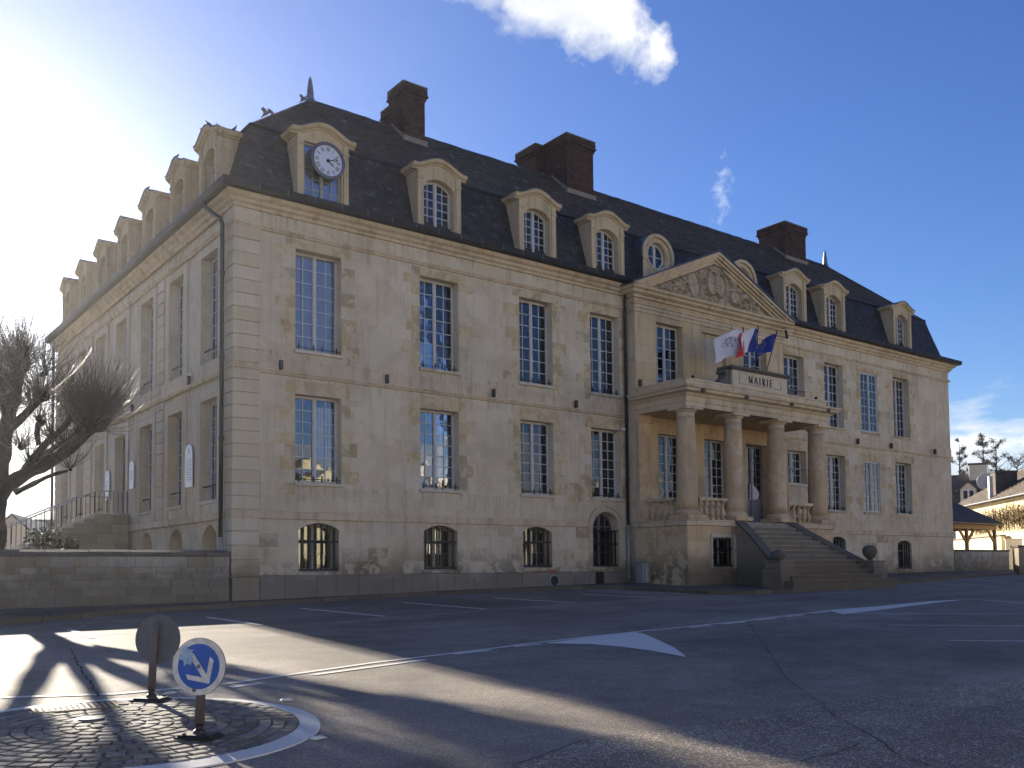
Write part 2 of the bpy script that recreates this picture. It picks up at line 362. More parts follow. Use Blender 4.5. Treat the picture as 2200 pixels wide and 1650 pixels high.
# ------------------------------------------------------------------ mesh builder
class MB:
    def __init__(s): s.v = []; s.f = []; s.m = []; s.t = []; s.tint = 0.5; s.mi = 0
    def add(s, vs, fs):
        o = len(s.v); s.v += [tuple(v) for v in vs]; s.t += [s.tint]*len(vs)
        for f in fs: s.f.append(tuple(i+o for i in f)); s.m.append(s.mi)
        return s
    def box(s, x0, x1, y0, y1, z0, z1):
        return s.add([(x0, y0, z0), (x1, y0, z0), (x1, y1, z0), (x0, y1, z0), (x0, y0, z1), (x1, y0, z1), (x1, y1, z1), (x0, y1, z1)],
                     [(0, 3, 2, 1), (4, 5, 6, 7), (0, 1, 5, 4), (1, 2, 6, 5), (2, 3, 7, 6), (3, 0, 4, 7)])
    def obox(s, c, ax, ay, az, hx, hy, hz):
        c = Vector(c); ax, ay, az = Vector(ax)*hx, Vector(ay)*hy, Vector(az)*hz
        vs = [c+ax*i+ay*j+az*k for k in (-1, 1) for j in (-1, 1) for i in (-1, 1)]
        return s.add(vs, [(0, 2, 3, 1), (4, 5, 7, 6), (0, 1, 5, 4), (1, 3, 7, 5), (3, 2, 6, 7), (2, 0, 4, 6)])
    def poly(s, pts): return s.add(pts, [tuple(range(len(pts)))])
    def prism(s, pts, d):
        """polygon of 3D points extruded by vector d"""
        n = len(pts); d = Vector(d); a = [Vector(p) for p in pts]
        return s.add(a+[p+d for p in a], [tuple(range(n))[::-1], tuple(range(n, 2*n))]+[(i, (i+1) % n, (i+1) % n+n, i+n) for i in range(n)])
    def tube(s, pts, r, n=8, cap=True):
        pts = [Vector(p) for p in pts]; rs = r if isinstance(r, (list, tuple)) else [r]*len(pts)
        vs = []; up = None
        for i, p in enumerate(pts):
            d = (pts[min(i+1, len(pts)-1)]-pts[max(i-1, 0)])
            d = d.normalized() if d.length > 1e-9 else Vector((0, 0, 1))
            if up is None: up = d.orthogonal().normalized()
            up = (up-d*up.dot(d)); up = up.normalized() if up.length > 1e-6 else d.orthogonal().normalized()
            w = d.cross(up)
            for k in range(n):
                a = 2*pi*k/n; vs.append(p+(up*cos(a)+w*sin(a))*rs[i])
        fs = [(i*n+k, i*n+(k+1) % n, (i+1)*n+(k+1) % n, (i+1)*n+k) for i in range(len(pts)-1) for k in range(n)]
        if cap: fs += [tuple(range(n))[::-1], tuple(range((len(pts)-1)*n, len(pts)*n))]
        return s.add(vs, fs)
    def lathe(s, prof, c, n=20, axis='z'):
        vs = []
        for r, h in prof:
            for k in range(n):
                a = 2*pi*k/n
                if axis == 'z': vs.append((c[0]+r*cos(a), c[1]+r*sin(a), c[2]+h))
                else: vs.append((c[0]+r*cos(a), c[1]+h, c[2]+r*sin(a)))
        m = len(prof)
        fs = [(i*n+k, i*n+(k+1) % n, (i+1)*n+(k+1) % n, (i+1)*n+k) for i in range(m-1) for k in range(n)]
        fs += [tuple(range(n))[::-1], tuple(range((m-1)*n, m*n))]
        return s.add(vs, fs)
    def blob(s, c, r, sub=1, jit=0.15, sc=(1, 1, 1)):
        bm = bmesh.new(); bmesh.ops.create_icosphere(bm, subdivisions=sub, radius=1)
        vs = [(c[0]+v.co.x*r*sc[0]*(1+random.uniform(-jit, jit)), c[1]+v.co.y*r*sc[1]*(1+random.uniform(-jit, jit)), c[2]+v.co.z*r*sc[2]*(1+random.uniform(-jit, jit))) for v in bm.verts]
        fs = [tuple(v.index for v in f.verts) for f in bm.faces]; bm.free()
        return s.add(vs, fs)
    def mesh(s, name, mats, smooth=False, recalc=True, bevel=0.0):
        me = bpy.data.meshes.new(name); me.from_pydata(s.v, [], s.f)
        if not isinstance(mats, (list, tuple)): mats = [mats]
        for m in mats: me.materials.append(m)
        if len(mats) > 1: me.polygons.foreach_set('material_index', s.m)
        a = me.attributes.new('tint', 'FLOAT', 'POINT'); a.data.foreach_set('value', s.t)
        if recalc or bevel:
            bm = bmesh.new(); bm.from_mesh(me)
            if recalc: bmesh.ops.recalc_face_normals(bm, faces=bm.faces)
            if bevel: bmesh.ops.bevel(bm, geom=[e for e in bm.edges if e.calc_face_angle(0) > 0.5], offset=bevel, segments=1, affect='EDGES')
            bm.to_mesh(me); bm.free()
        if smooth: me.polygons.foreach_set('use_smooth', [True]*len(me.polygons))
        me.update(); return me
    def build(s, name, mats, parent=None, smooth=False, recalc=True, bevel=0.0, loc=None, label=None):
        return link(name, s.mesh(name, mats, smooth, recalc, bevel), parent, loc, label)

def link(name, data, parent=None, loc=None, label=None, mw=None):
    o = bpy.data.objects.new(name, data); COL.objects.link(o)
    if parent is not None: o.parent = parent
    if loc is not None: o.location = loc
    if mw is not None: o.matrix_basis = mw
    if label: o['label'] = label
    return o
def tag(o, label, cat, group=None, kind=None):
    if label: o['label'] = label
    if cat: o['category'] = cat
    if group: o['group'] = group
    if kind: o['kind'] = kind
    return o
def empty(name, loc=(0, 0, 0), rz=0.0, label=None, cat=None, group=None):
    o = bpy.data.objects.new(name, None); COL.objects.link(o); o.location = loc; o.rotation_euler = (0, 0, rz)
    o.empty_display_size = 0.2
    return tag(o, label, cat, group)
def struct(name, mb, m, **kw):
    o = mb.build(name, m, **kw); o['kind'] = 'structure'; return o
def copy_tree(o, parent=None):
    c = o.copy(); COL.objects.link(c); c.parent = parent
    for ch in [q for q in KIDS.get(o.name, [])]: copy_tree(ch, c)
    return c
KIDS = {}

UNIT = {}
def unit_box(m, bev=0.0):
    k = m.name
    if k not in UNIT:
        b = MB(); b.box(-.5, .5, -.5, .5, -.5, .5); UNIT[k] = b.mesh('block', m)
    return UNIT[k]
def block(name, m, parent, x0, x1, y0, y1, z0, z1):
    o = link(name, unit_box(m), parent, ((x0+x1)/2, (y0+y1)/2, (z0+z1)/2)); o.scale = (x1-x0, y1-y0, z1-z0)
    return o

# facade frames: u along the wall, d outwards, z up
class Frame:
    def __init__(s, front, base=0.0): s.front = front; s.base = base
    def P(s, u, d, z):
        return Vector((u, s.base-d, z)) if s.front else Vector((s.base-d, u, z))
    def M(s, u, z, d=0.0):
        p = s.P(u, d, z)
        return Matrix.Translation(p) @ (Matrix.Identity(4) if s.front else Matrix.Rotation(-pi/2, 4, 'Z'))
    def block(s, name, m, parent, u0, u1, d0, d1, z0, z1):
        a = s.P(u0, d0, z0); b = s.P(u1, d1, z1)
        return block(name, m, parent, min(a.x, b.x), max(a.x, b.x), min(a.y, b.y), max(a.y, b.y), z0, z1)
FR = Frame(True, 0.0); FL = Frame(False, 0.05); FA = Frame(True, -0.5)

def arch_fn(w, h, rise):
    """height of the opening's head above its sill at offset x from the centre; rise 0 = flat"""
    if rise <= 0: return lambda x: h
    hw = w/2
    if rise >= hw-1e-6: return lambda x: h-hw+sqrt(max(hw*hw-x*x, 0))
    R = (hw*hw+rise*rise)/(2*rise)
    return lambda x: h-R+sqrt(max(R*R-x*x, 0))
def opening_poly(w, h, rise, n=10):
    if rise <= 0: return [(-w/2, 0), (w/2, 0), (w/2, h), (-w/2, h)]
    f = arch_fn(w, h, rise)
    return [(-w/2, 0), (w/2, 0)]+[(w/2-w*i/n, f(w/2-w*i/n)) for i in range(n+1)]
def wall_mesh(name, frame, outer, holes, depth, m, parent, d=0.0):
    """flat wall with real openings and their reveals. holes: list of (poly, reveal depth)"""
    mb = MB()
    loops = [outer]+[h for h, _ in holes]
    flat = [p for l in loops for p in l]
    tris = tessellate_polygon([[Vector((p[0], p[1], 0)) for p in l] for l in loops])
    mb.add([frame.P(p[0], d, p[1]) for p in flat], [t for t in tris])
    for h, dep in holes:
        n = len(h); a = [frame.P(p[0], d, p[1]) for p in h]; b = [frame.P(p[0], d-dep, p[1]) for p in h]
        mb.add(a+b, [(i, (i+1) % n, (i+1) % n+n, i+n) for i in range(n)])
    return mb.build(name, m, parent, recalc=False)

def band(mb, prof, path):
    """moulding: prof = list of (out, z); path = open polyline of (x, y), outward side is on the right of travel"""
    pts = [Vector(p) for p in path]; n = len(pts); offs = []
    for i in range(n):
        ds = []
        if i > 0: ds.append((pts[i]-pts[i-1]).normalized())
        if i < n-1: ds.append((pts[i+1]-pts[i]).normalized())
        ns = [Vector((d.y, -d.x)) for d in ds]
        if len(ns) == 1: offs.append(ns[0])
        else:
            b = (ns[0]+ns[1]); offs.append(b/(b.length_squared/2) if b.length > 1e-6 else ns[0])
    k = len(prof); vs = []
    for i in range(n):
        for o, z in prof: vs.append((pts[i].x+offs[i].x*o, pts[i].y+offs[i].y*o, z))
    fs = [(i*k+j, i*k+j+1, (i+1)*k+j+1, (i+1)*k+j) for i in range(n-1) for j in range(k-1)]
    fs += [tuple(range(k)), tuple(range((n-1)*k, n*k))[::-1]]
    mb.add(vs, fs); return mb

# ================================================================== THE TOWN HALL
hall = empty('town_hall', (0, 0, 0), 0, 'long two storey pale limestone town hall with slate mansard roof, dormers and a columned porch', 'town hall')
HX, HD = 37.65, 21.05

# ---- window factory (local frame: x across, -y outwards, z up, origin at the sill centre on the wall face)
WT = {}
def cell_poly(x0, x1, z0, z1, f, e):
    """pane outline cut by the arched head"""
    if min(f(x0), f(x1), f((x0+x1)/2))-e >= z1: return [(x0, z0), (x1, z0), (x1, z1), (x0, z1)]
    top = [(x0+(x1-x0)*k/4, min(z1, f(x0+(x1-x0)*k/4)-e)) for k in range(4, -1, -1)]
    if max(z for _, z in top) <= z0+0.03: return None
    top = [(x, max(z, z0+0.005)) for x, z in top]
    return [(x0, z0), (x1, z0)]+top
def win_type(key, w, h, cols, rows, rise=0.0, recess=0.28, frame=0.065, mid=0.11, mun=0.022, mf=None, head=None, bottom=0.07, wood_to=None, sill=True):
    f = arch_fn(w, h, rise); hd = head if head is not None else frame
    mb = MB(); y0, y1 = recess, recess+0.06
    n = 10
    def arcstrip(e0, e1, ya, yb):
        xs = [-w/2+w*k/n for k in range(n+1)]
        for a, b in zip(xs, xs[1:]):
            mb.prism([(a, ya, f(a)-e0), (b, ya, f(b)-e0), (b, ya, f(b)-e1), (a, ya, f(a)-e1)], (0, yb-ya, 0))
    if rise > 0: arcstrip(-0.01, hd, y0, y1)
    else: mb.box(-w/2, w/2, y0, y1, h-hd, h)
    mb.box(-w/2, -w/2+frame, y0, y1, 0, f(w/2)-0.001); mb.box(w/2-frame, w/2, y0, y1, 0, f(w/2)-0.001)
    mb.box(-w/2+frame, w/2-frame, y0-0.003, y1, 0, bottom)
    if mid: mb.box(-mid/2, mid/2, y0-0.012, y1, bottom, f(0)-hd); mb.box(-mid/2+0.03, mid/2-0.03, y0-0.028, y0-0.012, bottom, f(0)-hd)
    zb = wood_to if wood_to else bottom
    if wood_to:
        mb.box(-w/2+frame, w/2-frame, y0+0.01, y1-0.005, bottom, wood_to)
    cells = []; half = cols//2 if mid else cols
    segs = ((-w/2+frame, -mid/2, half), (mid/2, w/2-frame, half)) if mid else ((-w/2+frame, w/2-frame, cols),)
    zt = h-hd
    for sx0, sx1, nn in segs:
        for i in range(nn):
            x0 = sx0+(sx1-sx0)*i/nn; x1 = sx0+(sx1-sx0)*(i+1)/nn
            if i > 0:
                mb.box(x0-mun/2, x0+mun/2, y0+0.012, y1-0.01, zb, f(x0)-hd)
            for j in range(rows):
                za = zb+(zt-zb)*j/rows; zc = zb+(zt-zb)*(j+1)/rows
                if j > 0:
                    if f(x0)-hd > za and f(x1)-hd > za: mb.box(x0, x1, y0+0.014, y1-0.012, za-mun/2, za+mun/2)
                p = cell_poly(x0+mun/2, x1-mun/2, za+mun/2, zc-mun/2, f, hd)
                if p: cells.append(p)
    panes = []; cache = {}
    for p in cells:
        ox, oz = p[0]; k = tuple((round(a-ox, 3), round(b-oz, 3)) for a, b in p)
        if k not in cache:
            g = MB(); g.prism([(a, 0, b) for a, b in k], (0, 0.005, 0)); cache[k] = g.mesh('pane', M_glass)
        panes.append((cache[k], (ox, recess+0.034, oz)))
    res = dict(w=w, h=h, frame=mb.mesh('window', mf or M_white), panes=panes, recess=recess, f=f, rise=rise)
    if sill:
        g = MB(); g.box(-w/2-0.04, w/2+0.04, -0.07, recess, -0.10, -0.002); res['sill'] = g.mesh('sill', M_pale, bevel=0.008)
    g = MB(); zz = 0.10
    g.tube([(-w/2+0.0, 0.06, zz), (w/2, 0.06, zz)], 0.012, 6)
    for k in range(4):
        x = -w/2+w*(k+0.5)/4+(0.05 if k % 2 else -0.05); g.box(x-0.014, x+0.014, 0.03, 0.058, zz-0.11, zz+0.10)
    res['rail'] = g.mesh('guard_rail', M_iron)
    g = MB(); g.tube([(-w/2, 0.08, 0.42), (w/2, 0.08, 0.42)], 0.022, 6); res['bar'] = g.mesh('guard_bar', M_iron)
    WT[key] = res; return res
def curtain(t, m, parent, x0=-1, x1=1, z0=0, z1=1, d=0.1):
    w, h = t['w'], t['h']; g = MB(); n = 14; ya = t['recess']+d
    a, b = x0*w/2, x1*w/2; vs = []
    for k in range(n+1):
        x = a+(b-a)*k/n; vs += [(x, ya+0.018*sin(k*2.3), z0*h), (x, ya+0.018*sin(k*2.3+.4), min(z1*h, t['f'](max(-w/2, min(w/2, x))) if t['rise'] else h))]
    g.add(vs, [(2*k, 2*k+2, 2*k+3, 2*k+1) for k in range(n)])
    return g.build('curtain', m, parent, recalc=False)
def place_window(key, M, parent, rail=None, curt=None, label=None, name='window', sill=True):
    t = WT[key]; o = link(name, t['frame'], parent, mw=M, label=label)
    for me, off in t['panes']: link('pane', me, o, off).rotation_euler = (random.uniform(-.008, .008), 0, random.uniform(-.014, .014))
    if sill and 'sill' in t: link('sill', t['sill'], o)
    if rail == 'low': link('guard_rail', t['rail'], o)
    if rail == 'bar': link('guard_bar', t['bar'], o)
    for c in (curt or []): curtain(t, c[0], o, *c[1:])
    return o

win_type('up', 1.42, 2.85, 4, 7, 0, 0.28)
win_type('lo', 1.42, 2.46, 4, 7, 0, 0.28)
win_type('lo6', 1.42, 1.40, 4, 4, 0, 0.28)
win_type('flush_up', 1.38, 2.75, 4, 7, 0, 0.03)
win_type('flush_lo', 1.38, 2.35, 4, 7, 0, 0.03)
win_type('side_up', 1.33, 3.13, 4, 8, 0, 0.25)
win_type('side_lo', 1.33, 2.86, 4, 7, 0, 0.25)
win_type('base', 1.24, 1.36, 4, 3, 0.19, 0.42, mf=M_oldp, sill=True, bottom=0.1)
win_type('arch', 1.28, 1.94, 4, 4, 0.64, 0.34, mf=M_greyp)
win_type('dorm', 1.12, 1.70, 4, 6, 0.26, 0.24, sill=False)
win_type('clockw', 1.18, 1.72, 4, 5, 0, 0.10, mf=M_oldp, sill=False, mid=0.09)
win_type('door', 1.40, 3.25, 4, 7, 0, 0.34, mf=M_greyp, wood_to=1.15, sill=False, frame=0.09, mid=0.14)
win_type('porchw', 1.10, 1.0, 4, 2, 0, 0.22, mf=M_oldp, sill=False)
win_type('side_door', 1.33, 2.86, 4, 5, 0, 0.25, mf=M_greyp, wood_to=0.9, sill=False)

UPZ, LOZ = 7.20, 3.49
front_bays = [(2.47, 1.44), (6.55, 1.42), (10.42, 1.40), (13.57, 1.39), (24.63, 1.42), (27.53, 1.42), (30.33, 1.38), (33.10, 1.38)]
side_bays = [1.91, 4.79, 7.77, 10.8, 13.6, 16.6, 19.3]
base_bays = [(2.49, 1.0), (6.56, 1.02), (10.39, 1.06), (27.53, 0.98), (33.0, 0.86)]

def rect(c, w, z0, z1): return [(c-w/2, z0), (c+w/2, z0), (c+w/2, z1), (c-w/2, z1)]
def opn(c, w, z0, h, rise): return [(c+x, z0+z) for x, z in opening_poly(w, h, rise)]
open_rects = []       # (frame id, u0, u1, z0, z1) for laying stones round the openings
def reg(fid, u, w, z0, z1): open_rects.append((fid, u-w/2, u+w/2, z0, z1))

def front_holes(lo, hi):
    H = []
    for i, (u, w) in enumerate(front_bays):
        if not lo < u < hi: continue
        flush = i == 6; ww = 1.38 if flush else 1.42
        z1 = UPZ+(2.75 if flush else 2.85); H.append((rect(u, ww, UPZ, z1), 0.03 if flush else 0.40)); reg('F', u, ww, UPZ, z1)
        zl = 4.54 if i == 4 else LOZ; z2 = 5.95 if not flush else LOZ+2.35
        H.append((rect(u, ww, zl, z2), 0.03 if flush else 0.40)); reg('F', u, ww, zl, z2)
    for u, z in base_bays:
        if lo < u < hi: H.append((opn(u, 1.24, z, 1.36, 0.19), 0.5)); reg('F', u, 1.24, z, z+1.36)
    if lo < 13.47 < hi: H.append((opn(13.47, 1.28, 1.07, 1.94, 0.64), 0.5)); reg('F', 13.47, 1.4, 1.07, 3.05)
    return H
wall_mesh('front_wall', FR, [(0.01, -0.4), (14.6, -0.4), (14.6, 11.2), (0.01, 11.2)], front_holes(0, 14.6), 0.4, M_plaster, hall)
wall_mesh('front_wall', FR, [(23.17, -0.2), (HX-0.01, -0.2), (HX-0.01, 11.2), (23.17, 11.2)], front_holes(23.2, HX), 0.4, M_plaster, hall)
for i, (u, w) in enumerate(front_bays):
    if i == 6:
        place_window('flush_up', FR.M(u, UPZ), hall, None, [(M_curt,)], 'blind window painted flush with the wall, upper floor')
        place_window('flush_lo', FR.M(u, LOZ), hall, None, [(M_curt,)], 'blind window painted flush with the wall, lower floor')
        continue
    cu = {0: [(M_curtg,)], 1: [(M_curtg, -1, -.2), (M_curt, .5, .95)], 2: [(M_curtg, -1, .1), (M_curt, .5, .8)], 3: [(M_curt, -1, -.1), (M_curtg, .1, .6)],
          4: [(M_curt, -1, .3)], 5: [(M_curt, -1, -.45)], 7: [(M_curt, -1, -.6)]}[i]
    cl = {0: [(M_curt, .15, .9, 0, .9)], 1: [(M_curt, .2, .7, .1, 1)], 2: [(M_curt, .35, .75)], 3: [], 4: [(M_curtg, -1, -.5)], 5: [], 7: [(M_curto, -.2, .5)]}[i]
    place_window('up', FR.M(u, UPZ), hall, 'low' if i < 4 else None, cu)
    place_window('lo6' if i == 4 else 'lo', FR.M(u, 4.54 if i == 4 else LOZ), hall, 'low' if i != 4 else None, cl)
    if i in (4,):
        g = MB()
        for z in (7.9, 8.55): g.tube([(u-0.71, -0.02, z), (u+0.71, -0.02, z)], 0.03, 6)
        g.tube([(u-0.71, -0.02, 5.15), (u+0.71, -0.02, 5.15)], 0.025, 6); g.build('guard_bar', M_greyp, hall)
def grille(parent, M, w, h, nb, rise=0.19, extra=()):
    f = arch_fn(w, h, rise); g = empty('window_grille'); g.parent = parent; g.matrix_basis = M
    for k in range(nb):
        x = -w/2+w*(k+0.6)/(nb+.2); b = MB(); b.box(x-0.023, x+0.023, 0.05, 0.09, 0.03, f(x)-0.02); b.build('bar', M_iron, g)
    for z in (0.05, h*0.62)+tuple(extra):
        b = MB(); b.box(-w/2, w/2, 0.044, 0.050, z-0.03, z+0.03); b.build('bar', M_iron, g)
    return g
for u, z in base_bays:
    place_window('base', FR.M(u, z), hall, None, [(M_curtg, -1, -.1, .35, .95)] if u < 9 else [])
    grille(hall, FR.M(u, z), 1.24, 1.36, 6)
place_window('arch', FR.M(13.47, 1.07), hall, None, [(M_curtg, -1, 1, .5, 1)])
grille(hall, FR.M(13.47, 1.07), 1.28, 1.30, 7, 0.0, (1.26,))
# arched surround of the tall basement light
g = MB()
for r0, r1, d in ((0.64, 0.80, 0.05), (0.80, 0.88, 0.09)):
    pts = [(13.47+r*cos(a), 2.37+r*sin(a)) for r in (r1,) for a in [pi*k/16 for k in range(17)]]
    pin = [(13.47+r*cos(a), 2.37+r*sin(a)) for r in (r0,) for a in [pi*k/16 for k in range(17)]]
    for k in range(16): g.prism([FR.P(*p[:1], d, p[1]) for p in (pts[k], pts[k+1], pin[k+1], pin[k])], (0, d-0.002, 0))
    if d < .08:
        g.box(13.47+r0, 13.47+r1, -d, -0.002, 1.07, 2.37); g.box(13.47-r1, 13.47-r0, -d, -0.002, 1.07, 2.37)
g.build('window_surround', M_mould, hall)

# left side wall
H = []
for i, u in enumerate(side_bays):
    H.append((rect(u, 1.33, 6.95, 10.08), 0.55)); reg('L', u, 1.33, 6.95, 10.08)
    H.append((rect(u, 1.33, 3.03, 5.89), 0.55)); reg('L', u, 1.33, 3.03, 5.89)
    if i != 3: H.append((opn(u-0.05, 1.22, 0.35, 1.98, 0.42), 0.40)); reg('L', u, 1.22, 0.35, 2.33)
wall_mesh('side_wall', FL, [(0.0, -0.4), (HD, -0.4), (HD, 11.2), (0.0, 11.2)], H, 0.4, M_plaster, hall)
for i, u in enumerate(side_bays):
    place_window('side_up', FL.M(u, 6.95), hall, 'bar', [(M_curtg,)] if i % 2 == 0 else [(M_curt, -1, -.3), (M_curt, .4, 1)])
    if i == 3: place_window('side_door', FL.M(u, 3.03), hall, None, [], 'grey panelled door under panes at the top of the side steps', 'side_door')
    else: place_window('side_lo', FL.M(u, 3.03), hall, 'bar', [(M_curtg, -1, -.2)])
    g = MB(); g.poly([FL.P(u-0.7, -0.39, 0.2), FL.P(u+0.6, -0.39, 0.2), FL.P(u+0.6, -0.39, 2.4), FL.P(u-0.7, -0.39, 2.4)])
    if i != 3: g.build('arch_infill', M_mould, hall)
    # raised stone frame round each bay of the side wall
    for z0, z1 in ((6.95, 10.36), (2.66, 6.30)):
        for a in (-0.665-0.34, 0.665+0.0):
            FL.block('lesene', M_quoin, hall, u+a, u+a+0.34, 0.001, 0.045, z0, z1)
        zt = 10.08 if z1 > 10 else 5.89
        FL.block('lesene', M_quoin, hall, u-0.663, u+0.663, 0.001, 0.043, zt+0.004, z1-0.006)

# remaining outer walls, floors and partitions (seen only through the glass and from aside)
g = MB()
g.box(HX-0.3, HX-0.0, 0.5, HD, -0.2, 11.2); g.box(HX-8.1, HX-7.8, 8.2, HD, -0.2, 11.2); g.box(8.1, 8.4, 8.2, HD, -0.2, 11.2)
g.box(8.4, HX-8.1, 8.0, 8.3, -0.2, 11.2); g.box(0.3, 8.4, HD-0.3, HD, -0.2, 11.2); g.box(HX-8.1, HX, HD-0.3, HD, -0.2, 11.2)
g.box(HX-0.35, HX-0.001, 0.3, 0.499, -0.2, 11.2)
g.build('back_wall', M_plaster, hall)
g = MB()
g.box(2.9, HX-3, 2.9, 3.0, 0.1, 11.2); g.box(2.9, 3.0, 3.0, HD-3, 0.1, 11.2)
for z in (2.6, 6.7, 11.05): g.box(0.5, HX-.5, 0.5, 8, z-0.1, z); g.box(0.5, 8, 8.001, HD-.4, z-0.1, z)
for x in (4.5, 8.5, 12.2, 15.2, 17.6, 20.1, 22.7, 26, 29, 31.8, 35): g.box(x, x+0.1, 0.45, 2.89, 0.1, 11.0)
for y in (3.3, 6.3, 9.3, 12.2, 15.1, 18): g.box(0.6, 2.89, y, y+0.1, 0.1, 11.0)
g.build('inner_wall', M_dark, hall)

# ---- corner quoins, plinth and wall stones
def quoins(z0, z1, n, c0=0.0, c1=0.72, left=True, right=False):
    h = (z1-z0)/n
    for k in range(n):
        a, b = z0+k*h+0.034, z0+(k+1)*h
        if right:
            pass
        else:
            # L-shaped corner stone wrapping the two faces
            g = MB(); d = 0.05
            pts = [(-d, -d), (c1, -d), (c1, 0.2), (0.2, 0.2), (0.2, c1+0.02), (-d, c1+0.02)]
            g.prism([(x, y, a) for x, y in pts], (0, 0, b-a)); g.tint = 0.5
            g.build('quoin_stone', M_quoin, hall, bevel=0.012)
quoins(2.66, 6.50, 11); quoins(6.62, 10.36, 10); quoins(0.92, 2.46, 4)
g = MB(); g.prism([(x, y, -0.3) for x, y in [(-.008, -.008), (.70, -.008), (.70, .2), (.2, .2), (.2, .72), (-.008, .72)]], (0, 0, 11.2)); g.build('corner_core', M_quoin, hall)
for z0, z1, n in ((2.66, 6.50, 11), (6.62, 10.36, 10)):
    h = (z1-z0)/n
    for ua, ub in ((5.93, 6.62), (14.83, 15.52), (20.35, 21.05)):
        for k in range(n):
            FL.block('quoin_stone', M_quoin, hall, ua, ub, 0.001, 0.055, z0+k*h+0.034, z0+(k+1)*h)

def lay(fid, frame, name, m, u0, u1, z0, z1, h, wmin, wmax, d, prob=1.0, gap=0.008, dj=0.004, avoid=None, seed=1):
    rnd = random.Random(seed); nrow = max(1, round((z1-z0)/h)); hh = (z1-z0)/nrow
    for r in range(nrow):
        za, zb = z0+r*hh, z0+(r+1)*hh
        cuts = sorted([(a-0.0, b) for f, a, b, c, e in open_rects if f == fid and c < zb-0.02 and e > za+0.02 and b > u0 and a < u1])
        segs = []; x = u0
        for a, b in cuts:
            if a > x: segs.append((x, a))
            x = max(x, b)
        if x < u1: segs.append((x, u1))
        for a, b in segs:
            x = a
            while x < b-0.05:
                w = rnd.uniform(wmin, wmax)
                if b-(x+w) < wmin*0.6: w = b-x
                if rnd.random() < prob:
                    dd = d+rnd.uniform(-dj, dj)
                    frame.block(name, m, hall, x+gap/2, x+w-gap/2, 0.001, dd, za+gap/2, zb-gap/2)
                x += w
# ground course of big grey stones follows the slope, its top at 0.9
lay('F', FR, 'plinth_stone', M_grey, 0.74, 14.55, -0.1, 0.885, 1.0, 0.55, 1.25, 0.055, 1.0, 0.014, 0.008, seed=3)
lay('F', FR, 'plinth_stone', M_grey, 23.2, HX, 0.2, 0.80, 0.7, 0.7, 1.4, 0.02, 0.6, 0.014, 0.006, seed=4)
# ashlar of the basement storey
lay('F', FR, 'basement_stone', M_pale, 0.74, 14.5, 0.90, 2.45, 0.39, 0.45, 1.15, 0.010, 0.72, 0.008, 0.004, seed=11)
lay('F', FR, 'basement_stone', M_pale, 23.3, HX-0.1, 0.95, 2.45, 0.38, 0.5, 1.15, 0.008, 0.28, 0.008, 0.003, seed=12)
# stones round the windows of the two main floors
def jambs(frame, u, w, z0, z1, seed, lint=True, nm='jamb_stone', big=0.30, ext=0.6, lz=0.36):
    rnd = random.Random(seed)
    for s in (-1, 1):
        z = z0-rnd.choice((0.0, 0.36)); k = rnd.randint(0, 1)
        while z < z1+0.05:
            h = rnd.uniform(0.31, 0.42); zt = min(z+h, z1+(0.0 if lint else 0.3))
            ww = big if k % 2 else big+rnd.uniform(0.12, 0.38)
            if zt-z > 0.1 and rnd.random() < 0.93:
                gap = 0.004
                a, b = (u-w/2-ww, u-w/2) if s < 0 else (u+w/2, u+w/2+ww)
                if z < z0-0.02:
                    a, b = (a, b) 
                m = M_stone if rnd.random() < 0.72 else M_pale
                frame.block(nm, m, hall, a+gap, b-gap*0, 0.001, 0.006+rnd.uniform(0, 0.004), z+gap, zt-gap)
            z = zt; k += 1
            if zt >= z1-0.001 and lint: break
            if zt >= z1+0.29: break
    if lint:
        nv = 7
        for k in range(nv):
            a = u-w/2-0.28+(w+0.56)*k/nv; b = a+(w+0.56)/nv
            frame.block('lintel_stone', M_stone, hall, a+0.004, b-0.004, 0.001, 0.007+0.003*(k % 2), z1+0.004, z1+lz)
for i, (u, w) in enumerate(front_bays):
    ww = 1.38 if i == 6 else 1.42
    jambs(FR, u, ww, UPZ, UPZ+(2.75 if i == 6 else 2.85), 20+i, True, lz=0.26)
    jambs(FR, u, ww, 4.54 if i == 4 else LOZ, 5.95 if i != 6 else LOZ+2.35, 40+i, True, lz=0.38)
# scattered ashlar left of the first bay and between the fourth bay and the porch
lay('F', FR, 'ashlar_stone', M_quoin, 0.76, 1.42, 2.72, 6.4, 0.37, 0.3, 0.66, 0.006, 0.85, 0.006, 0.002, seed=5)
lay('F', FR, 'ashlar_stone', M_quoin, 0.76, 1.42, 7.1, 10.3, 0.37, 0.3, 0.66, 0.006, 0.8, 0.006, 0.002, seed=6)
lay('F', FR, 'ashlar_stone', M_stone, 11.6, 12.5, 3.3, 4.3, 0.33, 0.45, 0.95, 0.006, 0.7, 0.006, 0.002, seed=7)

